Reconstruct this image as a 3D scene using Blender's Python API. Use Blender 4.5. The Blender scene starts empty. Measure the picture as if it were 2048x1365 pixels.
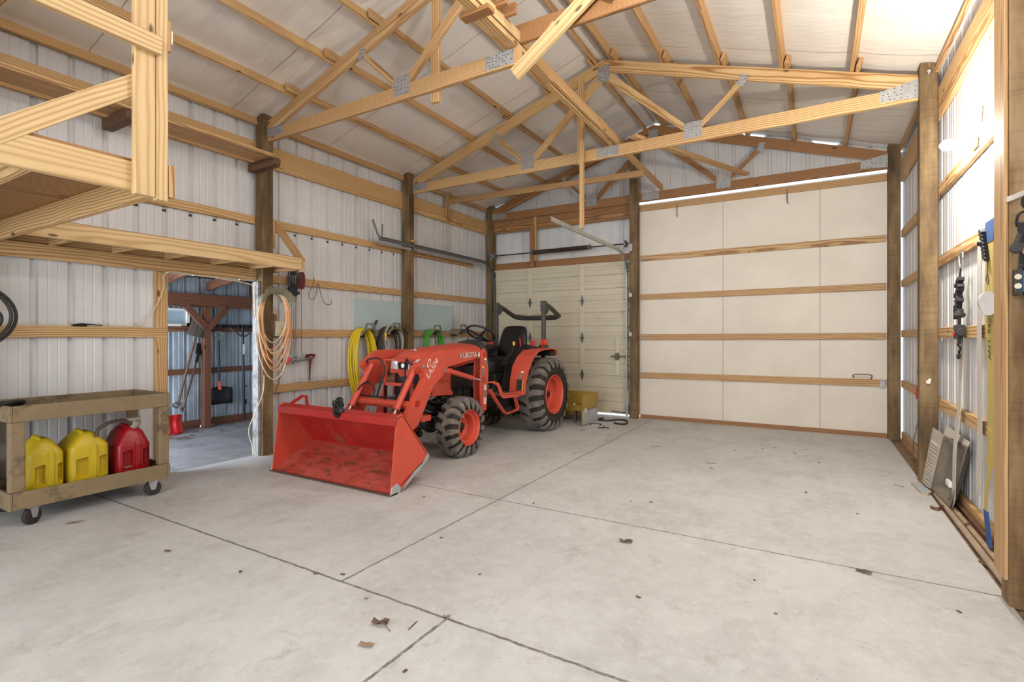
import bpy, bmesh, math, random
from mathutils import Vector, Matrix, noise
random.seed(7)
S = bpy.context.scene
C = S.collection

# ---------------------------------------------------------------- camera, world, lights, exposure
CAMH = 1.37
cd = bpy.data.cameras.new('camera')
cam = bpy.data.objects.new('camera', cd)
C.objects.link(cam)
cam.location = (0, 0, CAMH)
cam.rotation_euler = (math.radians(90), 0, math.radians(30.55))
cd.sensor_width = 36
cd.lens = 1021.4 / 2048 * 36
cd.shift_y = -10 / 2048
cd.clip_start = 0.02
S.camera = cam

W = bpy.data.worlds.new('sky')
S.world = W
W.use_nodes = True
wb = W.node_tree.nodes['Background']
wb.inputs[0].default_value = (0.80, 0.90, 1.0, 1)
wb.inputs[1].default_value = 1.8


def lamp(name, typ, loc, power, color=(1, 1, 1), **k):
    l = bpy.data.lights.new(name, typ)
    l.energy = power
    l.color = color
    o = bpy.data.objects.new(name, l)
    C.objects.link(o)
    o.location = loc
    for a, v in k.items():
        if a == 'rot':
            o.rotation_euler = v
        else:
            setattr(l, a, v)
    return o


# added fill behind the camera, standing in for daylight from an unseen open end
lamp('near_end_fill', 'AREA', (-2.27, -3.45, 1.9), 205, (0.90, 0.96, 1.0), shape='RECTANGLE', size=5.6, size_y=3.4,
     rot=(math.radians(90), 0, 0))
# bulb in view on the right wall, then three added unseen fill lights
lamp('bulb_and_fill_light', 'POINT', (0.735, 4.76, 2.745), 98, (1.0, 0.95, 0.86), shadow_soft_size=0.045)
lamp('bulb_and_fill_light', 'POINT', (-0.75, 2.45, 3.85), 84, (0.96, 0.98, 1.0), shadow_soft_size=0.12)
lamp('bulb_and_fill_light', 'POINT', (-1.0, -0.9, 3.45), 46, (0.96, 0.98, 1.0), shadow_soft_size=0.12)
lamp('bulb_and_fill_light', 'POINT', (-3.6, -2.0, 3.3), 24, (0.97, 0.98, 1.0), shadow_soft_size=0.10)
# added area light at the lean-to's unseen end for its bluish daylight
lamp('lean_to_day_fill', 'AREA', (-6.8, 0.75, 1.1), 150, (0.72, 0.86, 1.0), shape='RECTANGLE', size=1.8, size_y=1.8,
     rot=(math.radians(90), 0, 0))

S.view_settings.view_transform = 'Standard'
S.view_settings.look = 'None'
S.view_settings.gamma = 1
S.view_settings.use_curve_mapping = False
S.view_settings.exposure = 0.28


# ---------------------------------------------------------------- materials
def srgb(r, g, b):
    f = lambda v: (v / 255 / 12.92) if v / 255 <= 0.04045 else ((v / 255 + 0.055) / 1.055) ** 2.4
    return (f(r), f(g), f(b), 1)


class N:
    def __init__(s, name):
        s.m = bpy.data.materials.new(name)
        s.m.use_nodes = True
        s.t = s.m.node_tree
        s.b = s.t.nodes['Principled BSDF']

    def n(s, typ, **k):
        x = s.t.nodes.new('ShaderNode' + typ)
        for a, v in k.items():
            setattr(x, a, v)
        return x

    def set(s, x, i, v):
        if hasattr(v, 'is_linked') or hasattr(v, 'links'):
            s.t.links.new(v, x.inputs[i])
        else:
            x.inputs[i].default_value = v

    def math(s, op, a, b=0.0, c=0.0):
        x = s.n('Math', operation=op)
        for i, v in enumerate((a, b, c)):
            s.set(x, i, v)
        return x.outputs[0]

    def coord(s, kind='Object', scale=(1, 1, 1), offs=None):
        tc = s.n('TexCoord')
        mp = s.n('Mapping')
        s.t.links.new(tc.outputs[kind], mp.inputs['Vector'])
        mp.inputs['Scale'].default_value = scale
        if offs is not None:
            s.t.links.new(offs, mp.inputs['Location'])
        return mp.outputs[0]

    def noise(s, vec, scale, detail=4, rough=0.55, dist=0.0):
        x = s.n('TexNoise')
        s.t.links.new(vec, x.inputs['Vector'])
        x.inputs['Scale'].default_value = scale
        x.inputs['Detail'].default_value = detail
        x.inputs['Roughness'].default_value = rough
        x.inputs['Distortion'].default_value = dist
        return x.outputs['Fac']

    def ramp(s, fac, stops):
        x = s.n('ValToRGB')
        s.t.links.new(fac, x.inputs[0])
        e = x.color_ramp.elements
        while len(e) < len(stops):
            e.new(0.5)
        for i, (p, c) in enumerate(stops):
            e[i].position = p
            e[i].color = c if len(c) == 4 else (*c, 1)
        return x.outputs[0]

    def mix(s, fac, a, b, mode='MIX'):
        x = s.n('Mix', data_type='RGBA', blend_type=mode)
        s.set(x, 0, fac)
        s.set(x, 6, a)
        s.set(x, 7, b)
        return x.outputs[2]

    def bump(s, h, strength=0.3, dist=0.01):
        x = s.n('Bump')
        x.inputs['Strength'].default_value = strength
        x.inputs['Distance'].default_value = dist
        s.t.links.new(h, x.inputs['Height'])
        s.t.links.new(x.outputs[0], s.b.inputs['Normal'])

    def base(s, c):
        s.set(s.b, 'Base Color', c)

    def val(s, **k):
        for a, v in k.items():
            s.b.inputs[a.replace('_', ' ')].default_value = v
        return s.m


def plain(name, col, rough=0.5, metal=0.0, var=0.12, scale=6, dirt=None, bump=0.0, spec=0.5):
    n = N(name)
    v = n.coord('Object')
    f = n.noise(v, scale, 5, 0.6)
    lo = tuple(c * (1 - var) for c in col[:3]) + (1,)
    hi = tuple(min(1, c * (1 + var)) for c in col[:3]) + (1,)
    c = n.ramp(f, [(0.3, lo), (0.7, hi)])
    if dirt:
        f2 = n.noise(v, scale * 0.7 + 1.3, 8, 0.7)
        m = n.ramp(f2, [(dirt[1], (0, 0, 0)), (dirt[1] + 0.13, (1, 1, 1))])
        c = n.mix(m, c, dirt[0])
    n.base(c)
    if bump:
        n.bump(n.noise(v, scale * 8, 4, 0.6), bump, 0.004)
    n.b.inputs['Specular IOR Level'].default_value = spec
    return n.val(Roughness=rough, Metallic=metal)


def wood(name, light, mid, dark, ring=30, contrast=1.0, rough=0.62, knot=0.10, grime=0.25):
    n = N(name)
    oi = n.n('ObjectInfo')
    rnd = oi.outputs['Random']
    cmb = n.n('CombineXYZ')
    n.set(cmb, 0, n.math('MULTIPLY', rnd, 37.0))
    n.set(cmb, 1, n.math('MULTIPLY', n.math('FRACT', n.math('MULTIPLY', rnd, 13.7)), 0.16))
    n.set(cmb, 2, n.math('ADD', 0.03, n.math('MULTIPLY', n.math('FRACT', n.math('MULTIPLY', rnd, 7.3)), 0.13)))
    v = n.coord('Object', (0.30, 1, 1), cmb.outputs[0])
    w = n.n('TexWave', wave_type='RINGS', rings_direction='X')
    n.t.links.new(v, w.inputs['Vector'])
    w.inputs['Scale'].default_value = ring
    w.inputs['Distortion'].default_value = 9.0
    w.inputs['Detail'].default_value = 2.0
    w.inputs['Detail Scale'].default_value = 0.24
    g = w.outputs['Fac']
    fine = n.noise(n.coord('Object', (3, 160, 160)), 1.0, 3, 0.6)
    tone = n.noise(n.coord('Object', (1.2, 7, 7), cmb.outputs[0]), 1.0, 4, 0.6)
    c = n.ramp(g, [(0.10, light), (0.72, mid), (0.97, tuple(m * (1 - contrast) + d * contrast for m, d in zip(mid, dark)))])
    c = n.mix(n.math('MULTIPLY', fine, 0.22), c, dark)
    c = n.mix(n.ramp(tone, [(0.45, (0, 0, 0)), (0.75, (grime,) * 3)]), c, dark)
    # whole-board tone difference
    c = n.mix(n.math('MULTIPLY', n.math('FRACT', n.math('MULTIPLY', rnd, 91.7)), 0.35), c, mid)
    vo = n.n('TexVoronoi')
    kv = n.coord('Object', (2.3, 6.5, 6.5), cmb.outputs[0])
    n.t.links.new(kv, vo.inputs['Vector'])
    vo.inputs['Scale'].default_value = 1.0
    k = n.ramp(vo.outputs['Distance'], [(knot * 0.6, (1, 1, 1)), (knot, (0, 0, 0))])
    kc = tuple(d * 0.32 for d in dark[:3]) + (1,)
    c = n.mix(k, c, kc)
    n.base(c)
    n.bump(n.math('ADD', n.math('MULTIPLY', g, 0.5), fine), 0.25, 0.002)
    return n.val(Roughness=rough)


M = {}
M['pine'] = wood('pine', srgb(218, 185, 135), srgb(202, 164, 110), srgb(158, 112, 63), 17)
M['fir'] = wood('fir', srgb(210, 174, 126), srgb(194, 152, 102), srgb(142, 100, 60), 20)
M['old_pine'] = wood('old_pine', srgb(178, 132, 86), srgb(159, 111, 67), srgb(104, 65, 35), 22)
M['loft_pine'] = wood('loft_pine', srgb(219, 190, 141), srgb(207, 174, 124), srgb(172, 134, 87), 14, 0.7)
M['plywood'] = wood('plywood', srgb(180, 137, 86), srgb(158, 115, 67), srgb(108, 72, 37), 7, 0.9, knot=0.1)
M['dark_wood'] = wood('dark_wood', srgb(120, 84, 62), srgb(98, 66, 48), srgb(58, 36, 26), 22)
M['leanto_wood'] = wood('leanto_wood', srgb(150, 96, 66), srgb(120, 72, 50), srgb(70, 38, 28), 20)


def treated(name, hi, lo, dk):
    n = N(name)
    oi = n.n('ObjectInfo')
    cmb = n.n('CombineXYZ')
    n.set(cmb, 0, n.math('MULTIPLY', oi.outputs['Random'], 23.0))
    a = n.noise(n.coord('Object', (1.0, 5, 5), cmb.outputs[0]), 1.4, 5, 0.6)
    band = n.noise(n.coord('Object', (26, 1.6, 1.6), cmb.outputs[0]), 1.0, 3, 0.6)
    fine = n.noise(n.coord('Object', (8, 90, 90)), 1.0, 3, 0.6)
    c = n.ramp(a, [(0.32, dk), (0.5, lo), (0.68, hi)])
    c = n.mix(n.ramp(band, [(0.5, (0, 0, 0)), (0.72, (0.40,) * 3)]), c, dk)
    c = n.mix(n.math('MULTIPLY', fine, 0.3), c, dk)
    n.base(c)
    n.bump(n.math('ADD', band, fine), 0.3, 0.003)
    return n.val(Roughness=0.75)


M['post'] = treated('treated_post', srgb(150, 124, 88), srgb(118, 94, 60), srgb(72, 54, 34))
M['post_near'] = treated('treated_post_near', srgb(172, 144, 106), srgb(140, 110, 72), srgb(88, 60, 34))

# painted corrugated metal
n = N('white_metal_siding')
v = n.coord('Object')
f = n.noise(v, 1.3, 6, 0.6)
c = n.ramp(f, [(0.3, srgb(203, 202, 202)), (0.7, srgb(223, 222, 222))])
f2 = n.noise(n.coord('Object', (1, 1, 0.35)), 16, 6, 0.7)
c = n.mix(n.ramp(f2, [(0.62, (0, 0, 0)), (0.8, (0.35,) * 3)]), c, srgb(170, 158, 146))
n.base(c)
n.bump(n.noise(n.coord('Object', (1, 1, 0.5)), 5, 3, 0.5), 0.12, 0.02)
M['siding'] = n.val(Roughness=0.36)
n = N('galvanised_siding')
v = n.coord('Object', (1, 1, 0.4))
c = n.ramp(n.noise(v, 5, 5, 0.65), [(0.3, srgb(150, 158, 164)), (0.7, srgb(206, 214, 220))])
n.base(c)
M['galv_siding'] = n.val(Roughness=0.38, Metallic=0.35)

# vinyl faced insulation (ceiling): woven facing, long seams every 1.3 m
n = N('white_vinyl_insulation')
tc = n.n('TexCoord')
sp = n.n('SeparateXYZ')
n.t.links.new(tc.outputs['Object'], sp.inputs[0])
wob = n.math('MULTIPLY', n.noise(n.coord('Object'), 3, 3), 0.03)
yy = n.math('ADD', sp.outputs[1], wob)
fr = n.math('FRACT', n.math('DIVIDE', n.math('SUBTRACT', yy, 3.30 - 13.0), 1.3))
line = n.math('LESS_THAN', fr, 0.007)
c = n.ramp(n.noise(n.coord('Object'), 1.1, 5, 0.6), [(0.3, srgb(216, 209, 200)), (0.7, srgb(229, 223, 215))])
wv = n.n('TexWave', bands_direction='Y')
n.t.links.new(n.coord('Object'), wv.inputs['Vector'])
wv.inputs['Scale'].default_value = 24
c = n.mix(n.math('MULTIPLY', wv.outputs['Fac'], 0.06), c, srgb(170, 160, 150))
c = n.mix(n.math('MULTIPLY', line, 0.75), c, srgb(128, 118, 108))
n.base(c)
h = n.math('ADD', n.noise(n.coord('Object', (1.2, 4, 1)), 2.2, 4, 0.55), n.math('MULTIPLY', wv.outputs['Fac'], 0.03))
n.bump(n.math('SUBTRACT', h, n.math('MULTIPLY', line, 0.4)), 0.35, 0.03)
M['vinyl'] = n.val(Roughness=0.45)

# foam board wall of the sliding door
n = N('white_foam_board')
v = n.coord('Object')
c = n.ramp(n.noise(v, 1.6, 6, 0.62), [(0.3, srgb(222, 212, 198)), (0.7, srgb(234, 225, 211))])
sp = n.n('SeparateXYZ')
n.t.links.new(v, sp.inputs[0])
spk = n.noise(v, 42, 3, 0.6)
low = n.math('SUBTRACT', 0.73, n.math('MULTIPLY', n.math('MAXIMUM', n.math('SUBTRACT', 0.55, sp.outputs[2]), 0.0), 0.10))
c = n.mix(n.math('MULTIPLY', n.math('GREATER_THAN', spk, low), 0.7), c, srgb(92, 74, 58))
n.base(c)
n.bump(n.noise(n.coord('Object', (1, 1, 30)), 3, 2), 0.12, 0.004)
M['foam'] = n.val(Roughness=0.62)

# concrete with its joints
n = N('concrete')
v = n.coord('Object')
sp = n.n('SeparateXYZ')
n.t.links.new(v, sp.inputs[0])
X_, Y_ = sp.outputs[0], sp.outputs[1]
wb1 = n.math('MULTIPLY', n.math('SUBTRACT', n.noise(v, 9, 8, 0.8), 0.5), 0.034)
big = n.noise(v, 0.55, 7, 0.62)
c = n.ramp(big, [(0.28, srgb(190, 189, 186)), (0.5, srgb(208, 208, 206)), (0.72, srgb(220, 220, 218))])
sw = n.noise(n.coord('Object', (1, 0.7, 1)), 2.3, 10, 0.75, 0.25)
c = n.mix(n.ramp(sw, [(0.46, (0, 0, 0)), (0.70, (0.55,) * 3)]), c, srgb(164, 160, 156))
sp2 = n.noise(v, 55, 3, 0.6)
c = n.mix(n.ramp(sp2, [(0.67, (0, 0, 0)), (0.72, (0.6,) * 3)]), c, srgb(122, 112, 102))
gr = n.noise(v, 140, 2, 0.7)
c = n.mix(n.ramp(n.noise(v, 12, 8, 0.8), [(0.48, (0, 0, 0)), (0.70, (0.6,) * 3)]), c, srgb(228, 227, 225))
c = n.mix(n.ramp(n.noise(v, 4.3, 9, 0.8, 0.4), [(0.56, (0, 0, 0)), (0.66, (0.42,) * 3)]), c, srgb(158, 150, 142))
c = n.mix(n.math('MULTIPLY', gr, 0.30), c, srgb(142, 136, 130))


def jl(ax, pos, w, lim=None):
    d = n.math('ABSOLUTE', n.math('ADD', n.math('SUBTRACT', ax, pos), wb1))
    m = n.math('LESS_THAN', d, w)
    if lim:
        o, op, val = lim
        m = n.math('MULTIPLY', m, n.math(op, o, val))
    return m


js = n.math('MAXIMUM', jl(X_, -2.27, 0.007, (Y_, 'GREATER_THAN', 1.97)), jl(X_, -1.53, 0.008, (Y_, 'LESS_THAN', 1.97)))
js = n.math('MAXIMUM', js, jl(Y_, 1.97, 0.008))
js = n.math('MAXIMUM', js, n.math('MULTIPLY', jl(Y_, 3.62, 0.0065), n.math('GREATER_THAN', X_, -5.5)))
js = n.math('MAXIMUM', js, jl(X_, -5.545, 0.01))
jm = n.math('MULTIPLY', js, n.ramp(n.noise(v, 22, 4, 0.7), [(0.25, (0.45,) * 3), (0.6, (1, 1, 1))]))
c = n.mix(n.math('MULTIPLY', jm, 0.85), c, srgb(84, 76, 68))
n.base(c)
n.bump(n.math('ADD', n.math('MULTIPLY', sw, 0.5), n.math('MULTIPLY', gr, 0.12)), 0.3, 0.008)
M['concrete'] = n.val(Roughness=0.58)
n.b.inputs['Specular IOR Level'].default_value = 0.35

M['dirt'] = plain('dirt', srgb(134, 108, 84), 0.95, var=0.35, scale=14, bump=0.6)
M['darker_concrete'] = plain('darker_concrete', srgb(150, 146, 148), 0.6, var=0.22, scale=3, dirt=(srgb(70, 60, 54), 0.6))  # darker, greyer concrete for the lean-to floor
M['orange'] = plain('orange_paint', srgb(204, 80, 60), 0.42, var=0.06, scale=4, dirt=(srgb(196, 120, 96), 0.62))
M['orange_rim'] = plain('orange_rim_paint', srgb(214, 86, 64), 0.45, var=0.06, scale=6)
M['bucket_in'] = plain('worn_orange_paint', srgb(172, 36, 30), 0.5, var=0.14, scale=5, dirt=(srgb(150, 78, 66), 0.56))
n = N('scraped_orange_paint')
v = n.coord('Object')
c = n.ramp(n.noise(v, 4, 6, 0.6), [(0.3, srgb(178, 60, 46)), (0.7, srgb(190, 94, 82))])
c = n.mix(n.ramp(n.noise(n.coord('Object', (1, 3, 3)), 7, 7, 0.72), [(0.50, (0, 0, 0)), (0.64, (0.85,) * 3)]), c, srgb(98, 66, 46))
n.base(c)
M['bucket_floor'] = n.val(Roughness=0.5)
M['steel'] = plain('worn_steel', srgb(158, 158, 158), 0.4, 0.8, 0.2, 9)
M['edge_steel'] = plain('dirty_steel', srgb(112, 100, 88), 0.55, 0.5, 0.25, 12)
M['grey_steel'] = plain('bare_grey_steel', srgb(176, 180, 182), 0.45, 0.35, 0.12, 9)
M['rubber'] = plain('tyre_rubber', srgb(48, 42, 37), 0.8, 0, 0.3, 10, dirt=(srgb(92, 80, 68), 0.60), bump=0.3)
M['lug'] = plain('worn_tread_rubber', srgb(112, 105, 99), 0.78, 0, 0.25, 12, dirt=(srgb(140, 131, 122), 0.5))
M['black'] = plain('black_plastic', srgb(26, 25, 25), 0.45, var=0.2)
M['vinyl_black'] = plain('black_seat_vinyl', srgb(22, 20, 21), 0.33, var=0.2)
M['dark_grey'] = plain('dark_grey_plastic', srgb(58, 56, 53), 0.5, var=0.15)
M['engine'] = plain('greasy_iron', srgb(48, 44, 42), 0.55, 0.4, 0.4, 14, dirt=(srgb(104, 92, 80), 0.6))
M['rops'] = plain('grey_rops_paint', srgb(68, 64, 59), 0.45, var=0.08)
M['lens'] = plain('headlamp_lens', srgb(232, 234, 234), 0.12, 0.2, 0.1, 30)
M['amber'] = plain('amber_lens', srgb(226, 60, 24), 0.25)
M['yellow_knob'] = plain('yellow_plastic', srgb(238, 190, 60), 0.4)
M['red_lever'] = plain('red_plastic', srgb(206, 40, 34), 0.4)
M['decal_w'] = plain('white_decal', srgb(236, 230, 222), 0.5, var=0.03)
M['decal_k'] = plain('black_decal', srgb(46, 42, 40), 0.5, var=0.2, scale=60)
M['decal_g'] = plain('grey_decal', srgb(128, 120, 116), 0.5, var=0.5, scale=120)
M['silver'] = plain('silver_lettering', srgb(228, 222, 218), 0.5, var=0.06)
M['decal_y'] = plain('yellow_decal', srgb(234, 196, 60), 0.5, var=0.05)
M['chrome'] = plain('chrome', srgb(220, 220, 222), 0.18, 1.0, 0.03)
M['galv'] = plain('galvanised_plate', srgb(176, 176, 176), 0.42, 0.55, 0.14, 22)
M['hole'] = plain('punched_hole', srgb(60, 54, 50), 0.8)
M['door_cream'] = plain('cream_door_paint', srgb(208, 198, 176), 0.42, var=0.04, scale=2, dirt=(srgb(184, 172, 146), 0.6))
M['door_stile'] = plain('cream_stile_paint', srgb(212, 203, 180), 0.42, var=0.04, scale=2)
M['track'] = plain('track_steel', srgb(122, 122, 120), 0.45, 0.6, 0.15, 14)
M['track_l'] = plain('bright_track_steel', srgb(178, 178, 170), 0.42, 0.5, 0.12, 14)
M['spring'] = plain('dark_spring_steel', srgb(70, 56, 46), 0.55, 0.5, 0.25, 30)
M['brown_box'] = plain('brown_panel', srgb(120, 90, 66), 0.6, var=0.2)
M['cart'] = plain('tan_cart_plastic', srgb(134, 115, 86), 0.6, var=0.14, scale=5, dirt=(srgb(92, 78, 58), 0.52))
M['cart_dark'] = plain('dark_cart_plastic', srgb(78, 70, 58), 0.55, var=0.25, scale=4, dirt=(srgb(66, 58, 50), 0.55))  # darker version of the cart plastic, for the tray floors
M['can_y'] = plain('yellow_jug_plastic', srgb(196, 168, 28), 0.42, var=0.06, scale=6, dirt=(srgb(184, 150, 30), 0.6))
M['can_r'] = plain('red_jug_plastic', srgb(148, 12, 26), 0.35, var=0.1, scale=6, dirt=(srgb(124, 66, 54), 0.6))
M['jug_dust'] = plain('dusty_plastic', srgb(150, 140, 126), 0.7, var=0.2)
M['blue_foam'] = plain('pale_blue_foam', srgb(184, 204, 206), 0.75, var=0.05, scale=3)
M['hose_y'] = plain('yellow_hose', srgb(226, 196, 34), 0.4, var=0.06)
M['hose_k'] = plain('black_hose', srgb(40, 38, 38), 0.45)
M['hose_br'] = plain('brown_hose', srgb(76, 62, 54), 0.5)
M['hose_g'] = plain('green_hose', srgb(70, 160, 44), 0.4, var=0.1)
M['hose_w'] = plain('grey_hose', srgb(176, 168, 158), 0.45)
M['hose_o'] = plain('orange_cord', srgb(226, 160, 108), 0.5, var=0.08)
M['hose_c'] = plain('cream_cord', srgb(222, 204, 166), 0.5, var=0.08)
M['hanger'] = plain('olive_grey_plastic', srgb(128, 122, 104), 0.55, var=0.1)
M['hanger_d'] = plain('dark_olive_plastic', srgb(88, 80, 66), 0.6, var=0.1)
M['outlet'] = plain('almond_plastic', srgb(226, 214, 190), 0.4)
M['web'] = plain('grey_webbing', srgb(196, 188, 176), 0.85, var=0.1, scale=20)
M['web_blue'] = plain('blue_webbing', srgb(44, 84, 140), 0.8, var=0.1, scale=20)
M['web_yel'] = plain('yellow_webbing', srgb(190, 168, 92), 0.8, var=0.1, scale=20)
M['strap_black'] = plain('black_strap', srgb(36, 33, 36), 0.6, var=0.25, scale=30)
M['blue_box'] = plain('blue_steel_box', srgb(36, 116, 196), 0.4, var=0.05)
M['cup'] = plain('milky_plastic', srgb(206, 204, 202), 0.3)
M['liner'] = plain('dusty_grey_plastic', srgb(120, 110, 98), 0.6, var=0.22, scale=7, dirt=(srgb(78, 68, 58), 0.58))
M['liner_side'] = plain('pale_ribbed_plastic', srgb(184, 176, 162), 0.6, var=0.12, scale=7)
M['tray'] = plain('blue_grey_plastic', srgb(168, 182, 192), 0.4)
M['conduit'] = plain('dusty_pipe', srgb(170, 148, 124), 0.6, var=0.15, scale=10)
M['leaf'] = plain('dry_leaf', srgb(150, 126, 106), 0.8, var=0.25, scale=40)
M['leaf_d'] = plain('dark_dry_leaf', srgb(104, 84, 68), 0.8, var=0.3, scale=40)
M['wpaint'] = plain('whitewashed_wood', srgb(158, 152, 152), 0.75, var=0.16, scale=7, dirt=(srgb(112, 100, 90), 0.50))
M['pusher_y'] = plain('yellow_steel_paint', srgb(168, 136, 48), 0.45, var=0.12, scale=5, dirt=(srgb(140, 108, 42), 0.55))
M['pusher_w'] = plain('worn_pale_steel', srgb(186, 188, 192), 0.4, 0.3, 0.1)
M['red_shovel'] = plain('red_shovel_plastic', srgb(206, 30, 32), 0.35)
M['handle_wood'] = plain('brown_handle', srgb(104, 74, 56), 0.6, var=0.2)
M['pouch'] = plain('dark_red_plastic', srgb(110, 34, 32), 0.5)
M['porcelain'] = plain('porcelain', srgb(232, 226, 214), 0.3)
M['roof_metal'] = plain('roof_metal', srgb(150, 150, 150), 0.5, 0.5)
n = N('glowing_bulb')
n.b.inputs['Emission Color'].default_value = (1, 0.93, 0.82, 1)
n.b.inputs['Emission Strength'].default_value = 60
M['bulb'] = n.m
n = N('window_glass')
n.b.inputs['Transmission Weight'].default_value = 1
M['glass'] = n.val(Roughness=0.05)

# ---------------------------------------------------------------- geometry helpers
ORG = {}
UP = Vector((0, 0, 1))


def tag(o, label=None, cat=None, group=None, kind=None):
    if label: o['label'] = label
    if cat: o['category'] = cat
    if group: o['group'] = group
    if kind: o['kind'] = kind
    return o


def thing(name, loc, label, cat, group=None):
    o = bpy.data.objects.new(name, None)
    o.empty_display_size = 0.1
    C.objects.link(o)
    o.location = loc
    ORG[o] = Vector(loc)
    return tag(o, label, cat, group)


def rootorg(p):
    while p.parent:
        p = p.parent
    return ORG[p]


class MB:
    """collects shapes given in world coordinates; build() links them as one mesh object"""

    def __init__(s):
        s.v = []
        s.f = []
        s.mi = []
        s.cur = 0

    def add(s, vs, fs):
        k = len(s.v)
        s.v += [Vector(p) for p in vs]
        for f in fs:
            s.f.append([i + k for i in f])
            s.mi.append(s.cur)
        return s

    def box(s, a, b):
        x0, y0, z0 = a
        x1, y1, z1 = b
        vs = [(x, y, z) for x in (x0, x1) for y in (y0, y1) for z in (z0, z1)]
        return s.add(vs, [(0, 1, 3, 2), (4, 6, 7, 5), (0, 4, 5, 1), (2, 3, 7, 6), (0, 2, 6, 4), (1, 5, 7, 3)])

    def beam(s, p, q, w, h, up=UP):
        """bar from p to q, w across, h along 'up'"""
        p, q = Vector(p), Vector(q)
        d = (q - p).normalized()
        up = Vector(up)
        sd = d.cross(up).normalized()
        u = sd.cross(d).normalized()
        vs = []
        for e in (p, q):
            for a, b in ((-1, -1), (1, -1), (1, 1), (-1, 1)):
                vs.append(e + sd * a * w / 2 + u * b * h / 2)
        return s.add(vs, [(3, 2, 1, 0), (4, 5, 6, 7), (0, 1, 5, 4), (1, 2, 6, 5), (2, 3, 7, 6), (3, 0, 4, 7)])

    def prism(s, pts, axis, a, b):
        """polygon given in the two other axes, run from a to b along axis"""
        n_ = len(pts)
        vs = []
        for t in (a, b):
            for u, w in pts:
                vs.append({'x': (t, u, w), 'y': (u, t, w), 'z': (u, w, t)}[axis])
        fs = [tuple(range(n_))[::-1], tuple(range(n_, 2 * n_))]
        for i in range(n_):
            j = (i + 1) % n_
            fs.append((i, j, j + n_, i + n_))
        return s.add(vs, fs)

    def tube(s, pts, r, seg=10, closed=False, flat=None, cap=True):
        """round (or flat strap: flat=(w,t)) sweep along a polyline"""
        P = [Vector(p) for p in pts]
        n_ = len(P)
        rr = r if isinstance(r, (list, tuple)) else [r] * n_
        ref = None
        vs = []
        for i, p in enumerate(P):
            if closed:
                t = (P[(i + 1) % n_] - P[i - 1])
            else:
                t = (P[min(i + 1, n_ - 1)] - P[max(i - 1, 0)])
            if t.length < 1e-9: t = Vector((0, 0, 1))
            t.normalize()
            if ref is None:
                ref = t.cross(UP if abs(t.z) < 0.9 else Vector((0, 1, 0))).normalized()
            ref = (ref - t * ref.dot(t))
            if ref.length < 1e-6: ref = t.cross(Vector((1, 0, 0)))
            ref.normalize()
            b = t.cross(ref)
            for k in range(seg):
                a = 2 * math.pi * k / seg
                vs.append(p + (ref * math.cos(a) + b * math.sin(a)) * rr[i])
        fs = []
        for i in range(n_ if closed else n_ - 1):
            for k in range(seg):
                a, b = i * seg + k, i * seg + (k + 1) % seg
                c_, d_ = ((i + 1) % n_) * seg + (k + 1) % seg, ((i + 1) % n_) * seg + k
                fs.append((a, b, c_, d_))
        if not closed and cap:
            fs.append(tuple(range(seg))[::-1])
            fs.append(tuple(range((n_ - 1) * seg, n_ * seg)))
        return s.add(vs, fs)

    def cyl(s, p, q, r, r2=None, seg=20):
        return s.tube([p, q], [r, r if r2 is None else r2], seg)

    def strap(s, pts, w, t, side):
        """flat band following pts, width along 'side'"""
        P = [Vector(p) for p in pts]
        side = Vector(side).normalized()
        vs = []
        for i, p in enumerate(P):
            d = (P[min(i + 1, len(P) - 1)] - P[max(i - 1, 0)]).normalized()
            nn = d.cross(side).normalized()
            for a, b in ((-1, -1), (1, -1), (1, 1), (-1, 1)):
                vs.append(p + side * a * w / 2 + nn * b * t / 2)
        fs = [(3, 2, 1, 0), tuple(range(len(vs) - 4, len(vs)))]
        for i in range(len(P) - 1):
            for k in range(4):
                j = (k + 1) % 4
                fs.append((i * 4 + k, i * 4 + j, i * 4 + 4 + j, i * 4 + 4 + k))
        return s.add(vs, fs)

    def lathe(s, prof, center, axis='x', seg=48, closed=False, caps=(True, True)):
        """profile [(along axis, radius)]"""
        c_ = Vector(center)
        vs = []
        for a, r in prof:
            for k in range(seg):
                t = 2 * math.pi * k / seg
                u, w = r * math.cos(t), r * math.sin(t)
                vs.append(c_ + Vector({'x': (a, u, w), 'y': (u, a, w), 'z': (u, w, a)}[axis]))
        fs = []
        m = len(prof)
        for i in range(m if closed else m - 1):
            j = (i + 1) % m
            for k in range(seg):
                l = (k + 1) % seg
                fs.append((i * seg + k, i * seg + l, j * seg + l, j * seg + k))
        if not closed:
            if caps[0]: fs.append(tuple(range(seg))[::-1])
            if caps[1]: fs.append(tuple(range((m - 1) * seg, m * seg)))
        return s.add(vs, fs)

    def loft(s, rings, cap=True):
        m = len(rings[0])
        vs = [p for r in rings for p in r]
        fs = []
        for i in range(len(rings) - 1):
            for k in range(m):
                l = (k + 1) % m
                fs.append((i * m + k, i * m + l, (i + 1) * m + l, (i + 1) * m + k))
        if cap:
            fs.append(tuple(range(m))[::-1])
            fs.append(tuple(range(len(vs) - m, len(vs))))
        return s.add(vs, fs)

    def ball(s, c_, r, seg=14, squash=(1, 1, 1)):
        c_ = Vector(c_)
        rings = []
        m = seg // 2
        for i in range(m + 1):
            a = -math.pi / 2 + math.pi * i / m
            rings.append([c_ + Vector((r * squash[0] * max(math.cos(a), .02) * math.cos(2 * math.pi * k / seg),
                                       r * squash[1] * max(math.cos(a), .02) * math.sin(2 * math.pi * k / seg),
                                       r * squash[2] * math.sin(a))) for k in range(seg)])
        return s.loft(rings)

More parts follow.
